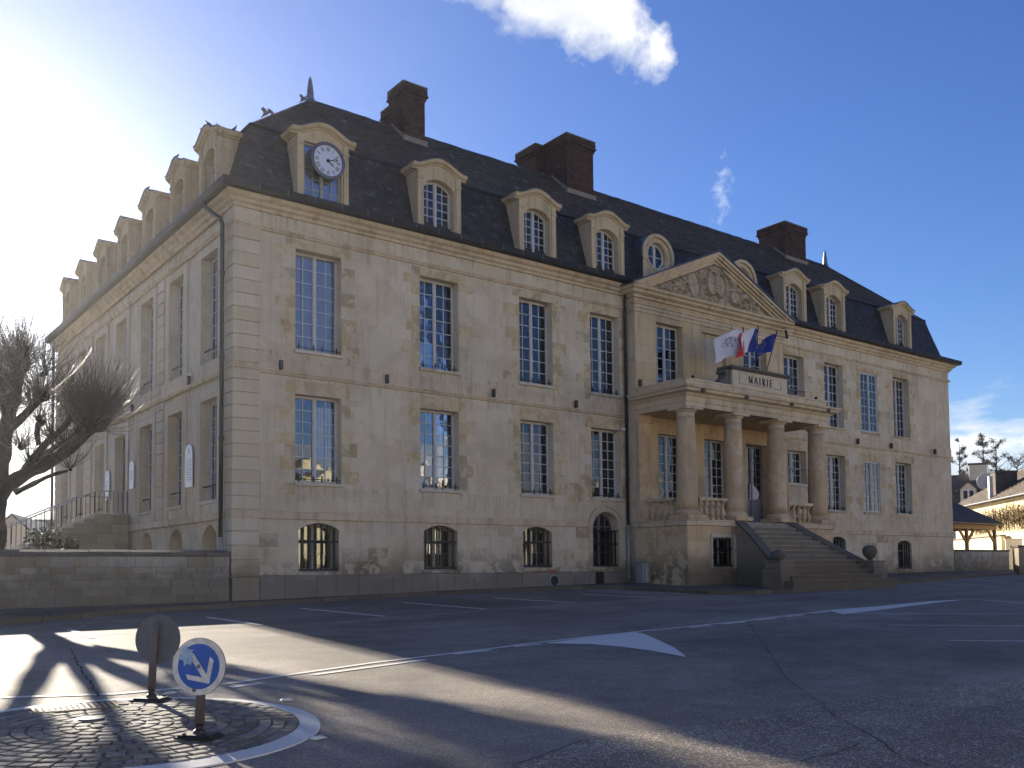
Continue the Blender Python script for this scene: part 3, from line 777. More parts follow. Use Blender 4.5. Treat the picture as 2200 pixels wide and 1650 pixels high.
# ---- horizontal mouldings along the front and the side
PATH_A = [(0.05, HD), (0, 0)]
def bands(prof, paths, m, name, parent=hall):
    for p in paths:
        g = MB(); band(g, prof, p); o = g.build(name, m, parent)
    return o
P_L = [(0.0, HD), (0.0, 0.0), (14.6, 0.0)]; P_R = [(23.19, 0.0), (HX, 0.0), (HX, HD)]
bands([(0, 6.41), (0.05, 6.43), (0.06, 6.47), (0.085, 6.49), (0.085, 6.53), (0.022, 6.55), (0.022, 6.93), (0, 6.94)], [P_L, P_R], M_mould, 'string_course')
bands([(0, 10.35), (0.05, 10.37), (0.06, 10.41), (0.085, 10.43), (0.085, 10.47), (0.055, 10.48), (0, 10.49)], [P_L, P_R], M_mould, 'architrave')
bands([(0, 10.86), (0.06, 10.88), (0.075, 10.95), (0.15, 11.0), (0.17, 11.07), (0.27, 11.13), (0.30, 11.22), (0.31, 11.24), (0, 11.25)], [P_L, P_R], M_mould, 'cornice')
bands([(0, 2.44), (0.063, 2.45), (0.063, 2.64), (0, 2.66)], [[(0.0, HD), (0.0, 0.0), (12.62, 0.0)], [(14.32, 0.0), (14.6, 0.0)], P_R], M_mould, 'plinth_course')
bands([(0.02, 0.86), (0.07, 0.87), (0.075, 0.90), (0.02, 0.915)], [[(0.0, 0.7), (0.0, 0.0), (14.6, 0.0)]], M_grey, 'plinth_cap')
bands([(0.20, 11.235), (0.40, 11.22), (0.47, 11.25), (0.50, 11.31), (0.50, 11.44), (0.47, 11.44), (0.46, 11.36), (0.30, 11.34), (0.20, 11.30)], [P_L, P_R], M_gutter, 'gutter')
# gutter brackets
g = MB()
for k in range(46):
    x = 0.5+k*0.82
    if x < 14.2 or x > 24: g.box(x-0.008, x+0.008, -0.512, -0.50, 11.28, 11.44)
g.build('gutter_bracket', M_zinc, hall)

# ---- roof
PROF = [(-0.40, 11.37), (0.06, 11.42), (0.24, 11.78), (0.42, 12.38), (0.59, 13.0), (0.75, 13.60)]
RZ, RI = 16.75, 4.2
roof = MB()
for (a, za), (b, zb) in zip(PROF, PROF[1:]):
    roof.add([(a, a, za), (HX-a, a, za), (HX-b, b, zb), (b, b, zb)], [(0, 1, 2, 3)])
    roof.add([(a, HD-a, za), (a, a, za), (b, b, zb), (b, HD-b, zb)], [(0, 1, 2, 3)])
    roof.add([(HX-a, a, za), (HX-a, HD-a, za), (HX-b, HD-b, zb), (HX-b, b, zb)], [(0, 1, 2, 3)])
i0 = 0.75
roof.add([(i0, i0, 13.6), (HX-i0, i0, 13.6), (HX-RI, RI, RZ), (RI, RI, RZ)], [(0, 1, 2, 3)])
roof.add([(i0, HD-i0, 13.6), (i0, i0, 13.6), (RI, RI, RZ), (RI, HD-RI, RZ)], [(0, 1, 2, 3)])
roof.add([(HX-i0, i0, 13.6), (HX-i0, HD-i0, 13.6), (HX-RI, HD-RI, RZ), (HX-RI, RI, RZ)], [(0, 1, 2, 3)])
roof.add([(i0, HD-i0, 13.6), (RI, HD-RI, RZ), (7.65, HD-i0, 13.6)], [(0, 1, 2)])
roof.add([(HX-i0, HD-i0, 13.6), (HX-RI, HD-RI, RZ), (HX-7.65, HD-i0, 13.6)], [(0, 1, 2)])
roof.add([(RI, RI, RZ), (HX-RI, RI, RZ), (HX-7.65, 7.65, 13.6), (7.65, 7.65, 13.6)], [(0, 1, 2, 3)])
roof.add([(RI, RI, RZ), (7.65, 7.65, 13.6), (7.65, HD-i0, 13.6), (RI, HD-RI, RZ)], [(0, 1, 2, 3)])
roof.add([(HX-RI, RI, RZ), (HX-7.65, 7.65, 13.6), (HX-7.65, HD-i0, 13.6), (HX-RI, HD-RI, RZ)], [(0, 1, 2, 3)])
roof.add([(7.65, 7.65, 13.6), (HX-7.65, 7.65, 13.6), (HX-7.65, 8.3, 11.2), (7.65, 8.3, 11.2)], [(0, 1, 2, 3)])
roof_o = roof.build('roof', M_slate, hall, recalc=False)

def profile_at(s, prof):
    for (a, za), (b, zb) in zip(prof, prof[1:]):
        L = sqrt((b-a)**2+(zb-za)**2)
        if s <= L: return a+(b-a)*s/L, za+(zb-za)*s/L, ((b-a)/L, (zb-za)/L)
        s -= L
    return b, zb, ((b-a)/L, (zb-za)/L)
def slates(name, m, prof, side, pitch, width, umin, umax, sink=0.0, lift=0.016):
    g = MB(); total = sum(sqrt((b-a)**2+(d-c)**2) for (a, c), (b, d) in zip(prof, prof[1:]))
    rows = int(total/pitch); rnd = random.Random(len(name)+side)
    for r in range(rows):
        a, z, t = profile_at(r*pitch, prof); b, z2, _ = profile_at(min((r+1.25)*pitch, total-1e-4), prof)
        nx, nz = -t[1], t[0]             # outward normal in (inset, z): outwards is -inset
        off = (r % 2)*width/2
        u = umin(a)+off-width
        end = umax(a)
        while u < end:
            u0 = max(u+0.004, umin(a)); u1 = min(u+width-0.004, umax(a))
            if u1-u0 > 0.03 and rnd.random() > 0.003:
                g.tint = rnd.random()**1.3
                l1 = lift+rnd.uniform(0, 0.008); l2 = 0.003; j = rnd.uniform(-0.008, 0.008)
                A = (a+nx*l1, z+nz*l1+j); Bp = (b+nx*l2, z2+nz*l2); D = (a+nx*0.0, z+nz*0.0+j)
                def P(u_, q): return (u_, q[0], q[1]) if side == 0 else (q[0], u_, q[1])
                g.add([P(u0, A), P(u1, A), P(u1, Bp), P(u0, Bp), P(u0, D), P(u1, D)], [(0, 1, 2, 3), (4, 5, 1, 0)] if side == 0 else [(3, 2, 1, 0), (0, 1, 5, 4)])
            u += width
    o = g.build(name, m, hall, recalc=False); o['kind'] = 'stuff'; return o
slates('roof_slates', M_slate, PROF, 0, 0.10, 0.155, lambda a: a, lambda a: HX-a)
slates('roof_slates', M_slate, PROF, 1, 0.10, 0.155, lambda a: a, lambda a: HD-a)
slates('roof_slates', M_slate_up, [(0.75, 13.60), (RI, RZ)], 0, 0.125, 0.175, lambda a: a, lambda a: HX-a, lift=0.022)
# lead at the break, ridge and hips
g = MB()
g.tube([(0.73, 0.73, 13.61), (HX-0.73, 0.73, 13.61)], 0.05, 6); g.tube([(0.73, 0.73, 13.61), (0.73, HD-0.73, 13.61)], 0.05, 6); g.tube([(HX-0.73, 0.73, 13.61), (HX-.73, 6, 13.61)], 0.05, 6)
g.build('break_flashing', M_gutter, hall)
g = MB(); rnd = random.Random(5)
x = RI
while x < HX-RI-0.1:
    x2 = min(x+0.38, HX-RI); dz = rnd.uniform(-.012, .012)
    g.prism([(x, RI-0.16, RZ-0.10+dz), (x, RI, RZ+0.06+dz), (x, RI+0.16, RZ-0.10+dz), (x, RI, RZ-0.03)], (x2-x-0.01, 0, 0)); x = x2
for c in ((0.75, 0.75, 13.6, RI, RI, RZ), (HX-.75, .75, 13.6, HX-RI, RI, RZ)):
    g.tube([c[:3], c[3:]], 0.045, 6)
g.build('ridge_tiles', M_slate_up, hall)
for x in (RI, HX-RI):
    g = MB(); g.lathe([(0.20, -0.1), (0.17, 0.02), (0.135, 0.05), (0.10, 0.45), (0.06, 0.72), (0.0, 0.86)], (x, RI, RZ), 8); g.build('finial', M_zinc, hall)
# small snow hooks / vents on the upper slope
for px, py in ((738, 265), (970, 340), (1128, 393), (1290, 438), (1420, 478), (1528, 512), (1634, 545), (1110, 408)):
    d = pix_dir(px, py)   # meet the upper roof plane
    k = (RZ-13.6)/(RI-.75)
    t = (13.6+k*(CPOS.y-.75)-CPOS.z)/(d.z-k*d.y); Pp = CPOS+d*t
    g = MB(); g.obox((0, 0, 0.05), (1, 0, 0), (0, .74, .67), (0, -.67, .74), .06, .09, .05); g.build('roof_vent', M_zinc, hall, loc=Pp)

# ---- chimneys
def chimney(x0, x1, y0, y1, zt, zb=15.0, capn=3):
    c = MB(); c.box(x0+0.012, x1-0.012, y0+0.012, y1-0.012, zb, zt-0.05); root = c.build('chimney', M_brickm, hall)
    g = MB(); rnd = random.Random(int(x0*10)); bh, bl = 0.068, 0.215
    rows = int((zt-zb)/bh)
    for r in range(rows):
        z = zb+r*bh; fromtop = rows-1-r; e = 0.0
        if fromtop in (0, 1, 2): e = 0.075
        elif fromtop in (3, 4): e = 0.10 if fromtop == 3 else 0.05
        elif fromtop == 5: e = 0.03
        X0, X1, Y0, Y1 = x0-e, x1+e, y0-e, y1+e
        for (ax, A, Bv, fix, sgn) in (('x', X0, X1, Y0, -1), ('y', Y0, Y1, X0, -1), ('y', Y0, Y1, X1, 1), ('x', X0, X1, Y1, 1)):
            u = A+(0 if r % 2 else -bl/2)
            while u < Bv-0.01:
                a, b = max(u, A), min(u+bl, Bv)
                g.tint = rnd.random(); p = rnd.uniform(0, 0.006); th = 0.06+e
                if b-a > 0.02:
                    f0, f1 = (fix-p, fix+th) if sgn < 0 else (fix-th, fix+p)
                    (g.box(a+0.005, b-0.005, f0, f1, z+0.005, z+bh-0.006) if ax == 'x' else g.box(f0, f1, a+0.005, b-0.005, z+0.005, z+bh-0.006))
                u += bl
    b_ = g.build('bricks', M_brick, root, recalc=False); b_['kind'] = 'stuff'
    c = MB(); c.box(x0-0.09, x1+0.09, y0-0.09, y1+0.09, zt-0.02, zt+0.05); c.build('chimney_cap', M_coping, root, bevel=0.02)
    # lead flashing where it meets the slope
    k = (RZ-13.6)/(RI-.75); c = MB()
    zz = lambda y: 13.6+k*(min(y, 2*RI-y)-.75)
    c.prism([(x0-0.05, y0-0.08, zz(y0-0.08)), (x0-0.05, RI, RZ), (x0-0.05, RI, RZ+0.14), (x0-0.05, y0-0.08, zz(y0)+0.12)], (0.045, 0, 0))
    c.prism([(x0-0.06, y0-0.085, zz(y0-.12)-.02), (x1+0.06, y0-0.085, zz(y0-.12)-.02), (x1+0.06, y0-0.085, zz(y0)+.12), (x0-0.06, y0-0.085, zz(y0)+.12)], (0, 0.07, 0))
    c.build('flashing', M_brickm, root)
chimney(7.36, 8.22, 3.40, 4.35, 18.05); chimney(7.46, 8.12, 4.45, 5.0, 17.62)
chimney(14.78, 16.20, 3.30, 4.55, 18.25); chimney(14.35, 15.5, 4.72, 5.9, 18.22)
chimney(29.15, 30.85, 3.55, 5.1, 17.95)

# ---- dormers
def cornice_curve(x, hw, flat, rise):
    """underside-to-top line of the swept dormer cornice"""
    if abs(x) >= flat: return 0.0
    t = x/flat; return rise*(0.5+0.5*cos(pi*t))**0.75
dormer_parts = {}
def dormer_meshes(kind):
    hw = 0.80; zc = 1.93
    w, rise, h = (1.12, 0.26, 1.70) if kind == 'arch' else (1.18, 0.0, 1.72)
    D = Frame(True, 0.0); mb = MB()
    curve = lambda x: cornice_curve(x, hw, 0.86, 0.30)
    top = [(hw-2*hw*k/14, zc+curve(hw-2*hw*k/14)) for k in range(15)]
    outer = [(-hw, -0.1), (hw, -0.1)]+top
    hole = [(x, z+0.04) for x, z in opening_poly(w, h, rise)]
    loops = [outer, hole]; flat = [p for l in loops for p in l]
    mb.add([(p[0], 0, p[1]) for p in flat], tessellate_polygon([[Vector((p[0], p[1], 0)) for p in l] for l in loops]))
    n = len(hole); mb.add([(p[0], 0, p[1]) for p in hole]+[(p[0], 0.30, p[1]) for p in hole], [(i, (i+1) % n, (i+1) % n+n, i+n) for i in range(n)])
    for s in (-1, 1):
        mb.add([(s*hw, 0, -.1), (s*hw, 1.5, -.1), (s*hw, 1.5, zc), (s*hw, 0, zc)], [(0, 1, 2, 3)])
        # pilaster strip and its little capital
        a, b = (w/2+0.06, hw-0.0) if s > 0 else (-hw+0.0, -w/2-0.06)
        mb.box(a, b, -0.045, -0.001, -0.1, 1.62); mb.box(a-0.02, b+0.02, -0.07, -0.001, 1.625, 1.69)
        mb.box(a, b, -0.05, -0.001, 1.695, zc-0.002)
        if s < 0: mb.box(-hw-0.02, -hw-0.001, -0.045, 1.2, 1.60, 1.66)
    body = mb.mesh('dormer', M_dorm, recalc=False)
    co = MB(); N = 26; xe = 1.0
    prof = [(0.0, -0.05), (-0.035, -0.04), (-0.05, 0.0), (-0.12, 0.03), (-0.14, 0.08), (-0.155, 0.13), (0.10, 0.15)]
    xs = [-xe+2*xe*k/N for k in range(N+1)]
    vs = [(x, y, zc+curve(x)+z) for x in xs for y, z in prof]; k = len(prof)
    co.add(vs, [(i*k+j, i*k+j+1, (i+1)*k+j+1, (i+1)*k+j) for i in range(N) for j in range(k-1)]+[tuple(range(k)), tuple(range(N*k, N*k+k))[::-1]])
    for s in (-1, 1):
        vs = [(s*(hw+(-y if y < 0 else 0)*1.2), yy, zc+z) for yy in (-0.02, 1.35) for y, z in prof]
        co.add(vs, [(j, j+1, k+j+1, k+j) for j in range(k-1)]+[tuple(range(k, 2*k))])
        co.poly([(s*hw*.9, 0.0, zc+0.15), (s*xe, 0.0, zc+0.15), (s*xe, 1.35, zc+0.15), (s*hw*.9, 1.35, zc+0.15)])
    corn = co.mesh('cornice', M_dorm)
    rf = MB(); vs = [(x, y, zc+curve(x)+0.155+(0.0 if y < 1 else -0.02)) for y in (-0.17, 1.7) for x in xs]
    rf.add(vs, [(i, i+1, i+1+N+1, i+N+1) for i in range(N)])
    vs = [(x, -0.175, zc+curve(x)+z) for z in (0.13, 0.165) for x in xs]; rf.add(vs, [(i, i+1, i+1+N+1, i+N+1) for i in range(N)])
    roofm = rf.mesh('dormer_roof', M_lead, recalc=False)
    return body, corn, roofm
for k in ('arch', 'flat'): dormer_parts[k] = dormer_meshes(k)
def dormer(frame, u, kind, curt, sx=1.0, label=None, z=11.46):
    body, corn, rf = dormer_parts[kind]
    M = frame.M(u-(0.06 if frame.front else 0.0), z, 0.0) @ Matrix.Diagonal((sx, 1, 1, 1))
    o = link('dormer', body, hall, mw=M, label=label)
    link('cornice', corn, o); link('dormer_roof', rf, o)
    t = WT['dorm' if kind == 'arch' else 'clockw']
    c = link('casement', t['frame'], o, (0, 0, 0.04))
    for me, off in t['panes']: link('pane', me, o, (off[0], off[1], off[2]+0.04))
    g = MB(); w, h = t['w'], t['h']
    for m, x0, x1 in curt:
        g = MB(); f = t['f']; n = 8; vs = []
        for q in range(n+1):
            x = (x0+(x1-x0)*q/n)*w/2; vs += [(x, t['recess']+0.12, 0.04), (x, t['recess']+0.12, 0.04+f(x))]
        g.add(vs, [(2*q, 2*q+2, 2*q+3, 2*q+1) for q in range(n)]); g.build('curtain', m, o, recalc=False)
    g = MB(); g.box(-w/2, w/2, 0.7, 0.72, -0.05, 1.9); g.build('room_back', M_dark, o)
    return o
dcur = [[(M_curtv, -1, .45), (M_curto, .45, 1)], [(M_curt, -1, 1)], [(M_curtv, -1, .4), (M_curto, .4, 1)], [(M_curtv, -1, .3), (M_curto, .45, 1)], [], [], []]
dx = [2.66, 6.63, 10.58, 13.83, 24.85, 27.78, 33.42]
for i, x in enumerate(dx):
    dormer(FR, x, 'flat' if i == 0 else 'arch', [(M_curtg, -1, 1)] if i == 0 else dcur[i], label='dormer carrying the clock, its lower window old and peeling' if i == 0 else None)
for i, u in enumerate([2.1, 4.75, 7.7, 10.7, 13.65, 16.55, 19.4]):
    dormer(FL, u, 'arch', [(M_curtg, -1, 1)] if i % 2 else [(M_curt, -1, .3)], 0.88)
# round dormers either side of the pediment
def oculus(x):
    g = MB(); cx, cz, R, r = 0, 1.15, 0.66, 0.42
    n = 24; ang = [2*pi*k/n for k in range(n)]
    out = [(-R, -0.1), (R, -0.1)]+[(R*cos(a), cz+R*sin(a)) for a in [pi*k/14 for k in range(15)]]
    hole = [(r*cos(a), cz+r*1.05*sin(a)) for a in ang]
    loops = [out, hole]; fl = [p for l in loops for p in l]
    g.add([(p[0], 0, p[1]) for p in fl], tessellate_polygon([[Vector((p[0], p[1], 0)) for p in l] for l in loops]))
    m = len(hole); g.add([(p[0], 0, p[1]) for p in hole]+[(p[0], .22, p[1]) for p in hole], [(i, (i+1) % m, (i+1) % m+m, i+m) for i in range(m)])
    for r0, r1, d in ((0.46, 0.54, 0.03), (0.60, 0.72, 0.09)):
        aa = [(-0.35+(pi+0.70)*k/20) for k in range(21)] if r0 > .5 else [2*pi*k/20 for k in range(21)]
        for a, b in zip(aa, aa[1:]):
            g.prism([(r0*cos(a), -d, cz+r0*sin(a)), (r1*cos(a), -d, cz+r1*sin(a)), (r1*cos(b), -d, cz+r1*sin(b)), (r0*cos(b), -d, cz+r0*sin(b))], (0, d-0.001, 0))
    o = g.build('round_dormer', M_dorm, hall, recalc=False, loc=(x, 0.10, 11.48)); o.scale = (1.17, 1, 1.13)
    g = MB(); aa = [pi*k/14 for k in range(15)]
    vs = [(0.70*cos(a), y, cz+0.70*sin(a)+0.02) for y in (-0.05, 1.5) for a in aa]
    g.add(vs, [(k, k+1, k+16, k+15) for k in range(14)])
    for s in (-1, 1): g.add([(s*.70, -0.02, -.1), (s*.70, 1.5, -.1), (s*.70, 1.5, cz+.02), (s*.70, -.02, cz+.02)], [(0, 1, 2, 3)])
    g.build('dormer_roof', M_lead, o, recalc=False)
    g = MB(); aa = [2*pi*k/24 for k in range(24)]
    for k in range(24):
        a, b = aa[k], aa[(k+1) % 24]
        g.prism([(q*cos(t), 0.16, cz+q*1.05*sin(t)) for q, t in ((.36, a), (.42, a), (.42, b), (.36, b))], (0, 0.05, 0))
    g.box(-0.05, 0.05, 0.155, 0.21, cz-.40, cz+.40); g.box(-.38, -.05, 0.17, 0.20, cz-.012, cz+.012); g.box(.05, .38, 0.17, 0.20, cz-.012, cz+.012)
    g.build('casement', M_white, o)
    for s in (-1, 1):
        for q in (-1, 1):
            g = MB(); pts = [(s*.05, cz+q*.012)]+[(s*.38*cos(t), cz+q*.40*sin(t)) for t in [0.05+1.40*k/5 for k in range(6)]]
            g.prism([(a, 0.185, b) for a, b in pts], (0, 0.005, 0)); g.build('pane', M_glass, o)
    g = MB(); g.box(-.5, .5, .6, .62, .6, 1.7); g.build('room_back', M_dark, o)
oculus(16.45); oculus(21.45)

# ---- projecting centre with pediment
AX0, AX1, AY = 14.57, 23.19, -0.5
ab = [16.38, 18.88, 21.38]
H = []
for i, u in enumerate(ab):
    if i == 1: H.append((rect(u, 1.40, 7.15, 10.02), 0.16))
    else: H.append((rect(u, 1.42, 7.15, 10.02), 0.42))
    if i == 2: H.append((rect(u, 1.42, 2.64, 5.90), 0.45))
    else: H.append((rect(u, 1.42, 3.45, 5.90), 0.42))
wall_mesh('centre_wall', FA, [(AX0, 0.2), (AX1, 0.2), (AX1, 11.2), (AX0, 11.2)], H, .4, M_col, hall)
g = MB(); g.poly([(AX0, AY, 0.2), (AX0, 0.05, 0.2), (AX0, 0.05, 11.2), (AX0, AY, 11.2)]); g.poly([(AX1, AY, 0.2), (AX1, 0.05, 0.2), (AX1, 0.05, 11.2), (AX1, AY, 11.2)])
g.poly([FA.P(18.1, -0.16, 7.1), FA.P(19.7, -0.16, 7.1), FA.P(19.7, -0.16, 10.1), FA.P(18.1, -0.16, 10.1)])
g.build('centre_wall', M_mould, hall, recalc=False)
for i, u in enumerate(ab):
    if i != 1: place_window('up', FA.M(u, 7.16), hall, None, [(M_curt, -1, -.35), (M_curt, -.1, .5, .35, 1)] if i == 0 else [(M_curt, -1, .2)])
    if i < 2: place_window('lo', FA.M(u, 3.46), hall, None, [])
door = place_window('door', FA.M(21.38, 2.645), hall, None, [], 'tall grey double door with glazed upper leaves', 'entrance_door', False)
g = MB(); g.prism([(-.1, .33, 1.05), (.42, .33, 1.12), (.50, .33, 1.32), (.35, .33, 1.5), (.05, .33, 1.72), (-.12, .33, 1.7)], (0, .01, 0)); g.build('notice', M_fw, door, recalc=True)
g = MB(); g.prism([(-.55, .33, 1.2), (-.30, .33, 1.2), (-.30, .33, 2.0), (-.55, .33, 2.0)], (0, .01, 0)); g.build('notice', M_plaque, door)
g = MB(); g.tube([(0.08, .30, 1.0), (0.08, .27, 1.0), (0.2, .27, 1.0)], .014, 6); g.build('handle', M_iron, door)
# ashlar facing of the centre: broad stones, joints recessed
for fid, u, w, z0, z1 in (('A', ab[0], 1.42, 7.15, 10.02), ('A', ab[1], 1.40, 7.15, 10.02), ('A', ab[2], 1.42, 7.15, 10.02), ('A', ab[0], 1.42, 3.45, 5.9), ('A', ab[1], 1.42, 3.45, 5.9), ('A', ab[2], 1.42, 2.6, 5.9)): reg(fid, u, w, z0, z1)
M_cent = stone_mat('centre_limestone', [(.48, .34, .18), (.59, .44, .25), (.64, .50, .31), (.54, .39, .22), (.62, .50, .35)], 'obj', 1.0, streak=0.5, gr=0.7)
lay('A', FA, 'facing_stone', M_cent, AX0, AX1, 7.15, 10.30, 0.63, 0.8, 1.5, 0.012, 1.0, 0.006, 0.002, seed=21)
lay('A', FA, 'facing_stone', M_cent, AX0, AX1, 2.66, 6.30, 0.60, 0.8, 1.5, 0.012, 1.0, 0.006, 0.002, seed=22)
AP = [(AX0, 0.0), (AX0, AY), (AX1, AY), (AX1, 0.0)]
bands([(0, 10.24), (0.04, 10.25), (0.04, 10.38), (0.07, 10.39), (0.07, 10.50), (0.11, 10.52), (0.11, 10.56), (0, 10.57)], [AP], M_mould, 'architrave')
bands([(0, 10.74), (0.08, 10.76), (0.10, 10.84), (0.24, 10.90), (0.26, 10.98), (0.36, 11.02), (0.38, 11.10), (0, 11.13)], [AP], M_mould, 'cornice')
g = MB()
XL, XR, XA, ZB, ZA = 14.19, 23.57, 18.88, 11.13, 13.16
def rake(t0, t1, yf, x_in=0.0):
    """raking cornice layer between vertical offsets t0 and t1 below the outer edge, front at yf"""
    sl = (ZA-ZB)/(XA-XL)
    for s, xe in ((-1, XL), (1, XR)):
        e = xe
        def pt(t, side):  # on the sloping line lowered by t
            if side == 'top': return (XA, ZA-t)
            return (e+(-s)*(t/sl if ZB-t < ZB-1e-6 and False else 0), ZB-t)
        # cut the lower end on the horizontal cornice
        a0 = (e-s*(t0/sl), ZB) if t0 > 0 else (e, ZB)
        a1 = (e-s*(t1/sl), ZB)
        g.prism([(a0[0], yf, a0[1]), (XA, yf, ZA-t0), (XA, yf, ZA-t1), (a1[0], yf, a1[1])], (0, -0.45-yf, 0))
rake(0.0, 0.11, -0.88); rake(0.112, 0.20, -0.80); rake(0.202, 0.29, -0.70); rake(0.292, 0.40, -0.62)
g.build('raking_cornice', M_mould, hall)
g = MB(); sl = (ZA-ZB)/(XA-XL)
for s, e in ((-1, XL), (1, XR)):
    g.prism([(e+s*0.04, -0.92, ZB-0.01), (XA, -0.92, ZA+0.02), (XA, -0.92, ZA+0.07), (e+s*0.08, -0.92, ZB+0.03)], (0, 4.2, 0))
g.build('pediment_roof', M_lead, hall)
g = MB(); g.box(AX0, AX1, AY+.02, 0.5, 10.9, 11.12); g.poly([(AX0, AY+0.05, 11.1), (AX1, AY+0.05, 11.1), (XA, AY+0.05, 13.1)]); g.build('tympanum', M_carve, hall, recalc=False)

# carved relief in the tympanum: two oval shields, crown, trophies and foliage
rel = MB(); rr = random.Random(12)
def inside(x, z, mrg): return z > ZB+mrg*0.5 and z < ZB+(1-abs(x-XA)/(XA-XL))*(ZA-ZB)-0.42-mrg
NX, NZ = 230, 66; x0, x1, z0_, z1_ = 15.2, 22.6, ZB+0.0, ZA-0.30
shp = []
def oval(cx, cz, a, b, h, ring=0.03, tilt=0.0): shp.append((cx, cz, a, b, h, ring, tilt))
oval(18.62, 11.95, 0.27, 0.40, 0.17, 0.05, -0.1); oval(19.12, 11.93, 0.29, 0.40, 0.17, 0.05, 0.12)
oval(17.62, 11.72, 0.30, 0.50, 0.14, 0.05, 0.35)
oval(20.05, 11.62, 0.28, 0.22, 0.15, 0.03, 0.4); oval(18.85, 12.50, 0.36, 0.14, 0.18, 0.05, 0)
blobs = []
for _ in range(330):
    for __ in range(30):
        x = rr.uniform(15.9, 21.9); z = rr.uniform(ZB, ZA-.4); r = rr.uniform(0.035, 0.11)
        if inside(x, z, r*0.8): blobs.append((x, z, r, rr.uniform(.35, 1)*1.1, rr.uniform(0, pi), rr.uniform(1, 2.6))); break
bars = [((15.9, ZB+.15), (17.3, ZB+.62)), ((16.4, ZB+.55), (17.7, ZB+.10)), ((16.6, ZB+.70), (17.9, ZB+.12)), ((16.9, ZB+.8), (18.0, ZB+.2)), ((20.3, ZB+.15), (21.4, ZB+.52)), ((20.4, ZB+.75), (21.5, ZB+.12)), ((19.9, ZB+.9), (20.9, ZB+.15))]
def relh(x, z):
    h = 0.0
    for bx, bz, r, k, an, el in blobs:
        dx_, dz_ = x-bx, z-bz
        if abs(dx_) > r*el or abs(dz_) > r*el: continue
        u_ = (dx_*cos(an)+dz_*sin(an))/el; v_ = -dx_*sin(an)+dz_*cos(an); q = (u_*u_+v_*v_)/(r*r)
        if q < 1: h = max(h, k*r*sqrt(1-q)*1.3)
    for (ax_, az_), (bx_, bz_) in bars:
        L = sqrt((bx_-ax_)**2+(bz_-az_)**2); t = max(0, min(1, ((x-ax_)*(bx_-ax_)+(z-az_)*(bz_-az_))/(L*L)))
        d = sqrt((x-ax_-t*(bx_-ax_))**2+(z-az_-t*(bz_-az_))**2)
        if d < .045: h = max(h, 0.10*sqrt(1-(d/.045)**2)+.03)
    for cx, cz, a, b, k, ring, ti in shp:
        dx_, dz_ = x-cx, z-cz; u_ = dx_*cos(ti)+dz_*sin(ti); v_ = -dx_*sin(ti)+dz_*cos(ti)
        q = sqrt((u_/a)**2+(v_/b)**2)
        if q < 1.0: h = k*(0.62+0.18*sqrt(max(0, 1-q*q)))+(0.02 if abs(u_) < .012 or abs(v_) < .012 else 0)
        elif q < 1.18: h = max(h, k+0.01)
    return h
vs = []; ids = {}
for j in range(NZ+1):
    for i in range(NX+1):
        x = x0+(x1-x0)*i/NX; z = z0_+(z1_-z0_)*j/NZ
        ins = inside(x, z, 0.0)
        h = relh(x, z)*1.45 if ins else 0.0
        ids[(i, j)] = len(vs); vs.append((x, AY+0.03-h-(0.02 if ins else -.05), z))
rel.add(vs, [(ids[(i, j)], ids[(i+1, j)], ids[(i+1, j+1)], ids[(i, j+1)]) for j in range(NZ) for i in range(NX) if inside(x0+(x1-x0)*(i+.5)/NX, z0_+(z1_-z0_)*(j+.5)/NZ, -0.04)])
rel.build('carved_relief', M_carve, hall, recalc=False, label='carved coat of arms with two oval shields, crown and trophies')

# ---- porch
PX0, PX1, PY = 14.42, 22.72, -2.98
cols_x = [14.83, 17.30, 19.78, 22.30]; CY_ = -2.60
SXL, SXR = 17.22, 19.86           # stair opening
porch_h = [(rect(16.22, 1.10, 1.03, 2.03), 0.4)]
wall_mesh('porch_base', Frame(True, PY+0.04), [(PX0, 0.1), (SXL, 0.1), (SXL, 2.46), (PX0, 2.46)], porch_h, .4, M_col, hall)
wall_mesh('porch_base', Frame(True, PY+0.04), [(SXR, 0.1), (PX1, 0.1), (PX1, 2.46), (SXR, 2.46)], [(rect(21.3, 1.0, 1.2, 1.95), 0.4)], .4, M_col, hall)
g = MB(); g.poly([(PX0, PY+.04, .1), (PX0, AY, .1), (PX0, AY, 2.46), (PX0, PY+.04, 2.46)]); g.poly([(PX1, PY+.04, .1), (PX1, AY, .1), (PX1, AY, 2.46), (PX1, PY+.04, 2.46)])
g.box(SXL-.05, SXL, PY+.04, AY, .1, 2.46); g.box(SXR, SXR+.05, PY+.04, AY, .1, 2.46)
g.build('porch_base', M_col, hall, recalc=False)
g = MB(); g.box(PX0+.01, SXL+.02, PY+.05, AY-.001, 2.40, 2.60); g.box(SXR-.02, PX1-.01, PY+.05, AY-.001, 2.40, 2.60); g.box(SXL+.02, SXR-.02, -2.9, AY-.001, 2.40, 2.598); g.build('porch_floor', M_step, hall)
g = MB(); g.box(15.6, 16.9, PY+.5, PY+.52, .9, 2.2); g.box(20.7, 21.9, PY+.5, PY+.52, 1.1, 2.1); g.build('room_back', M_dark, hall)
place_window('porchw', Frame(True, PY+.04).M(16.22, 1.03), hall)
grille(hall, Frame(True, PY+.04).M(16.22, 1.03), 1.10, 1.0, 6, 0.0)
grille(hall, Frame(True, PY+.04).M(21.3, 1.2), 1.0, .75, 5, 0.0)
FP = Frame(True, PY+0.04)
for a, b, c, d in ((15.60, 16.90, 2.04, 2.14), (15.56, 15.66, 1.0, 2.04), (16.78, 16.9, 1.0, 2.04), (20.75, 21.9, 1.96, 2.08), (21.8, 21.92, 1.2, 1.96)): FP.block('window_surround', M_pale, hall, a, b, .001, .05, c, d)
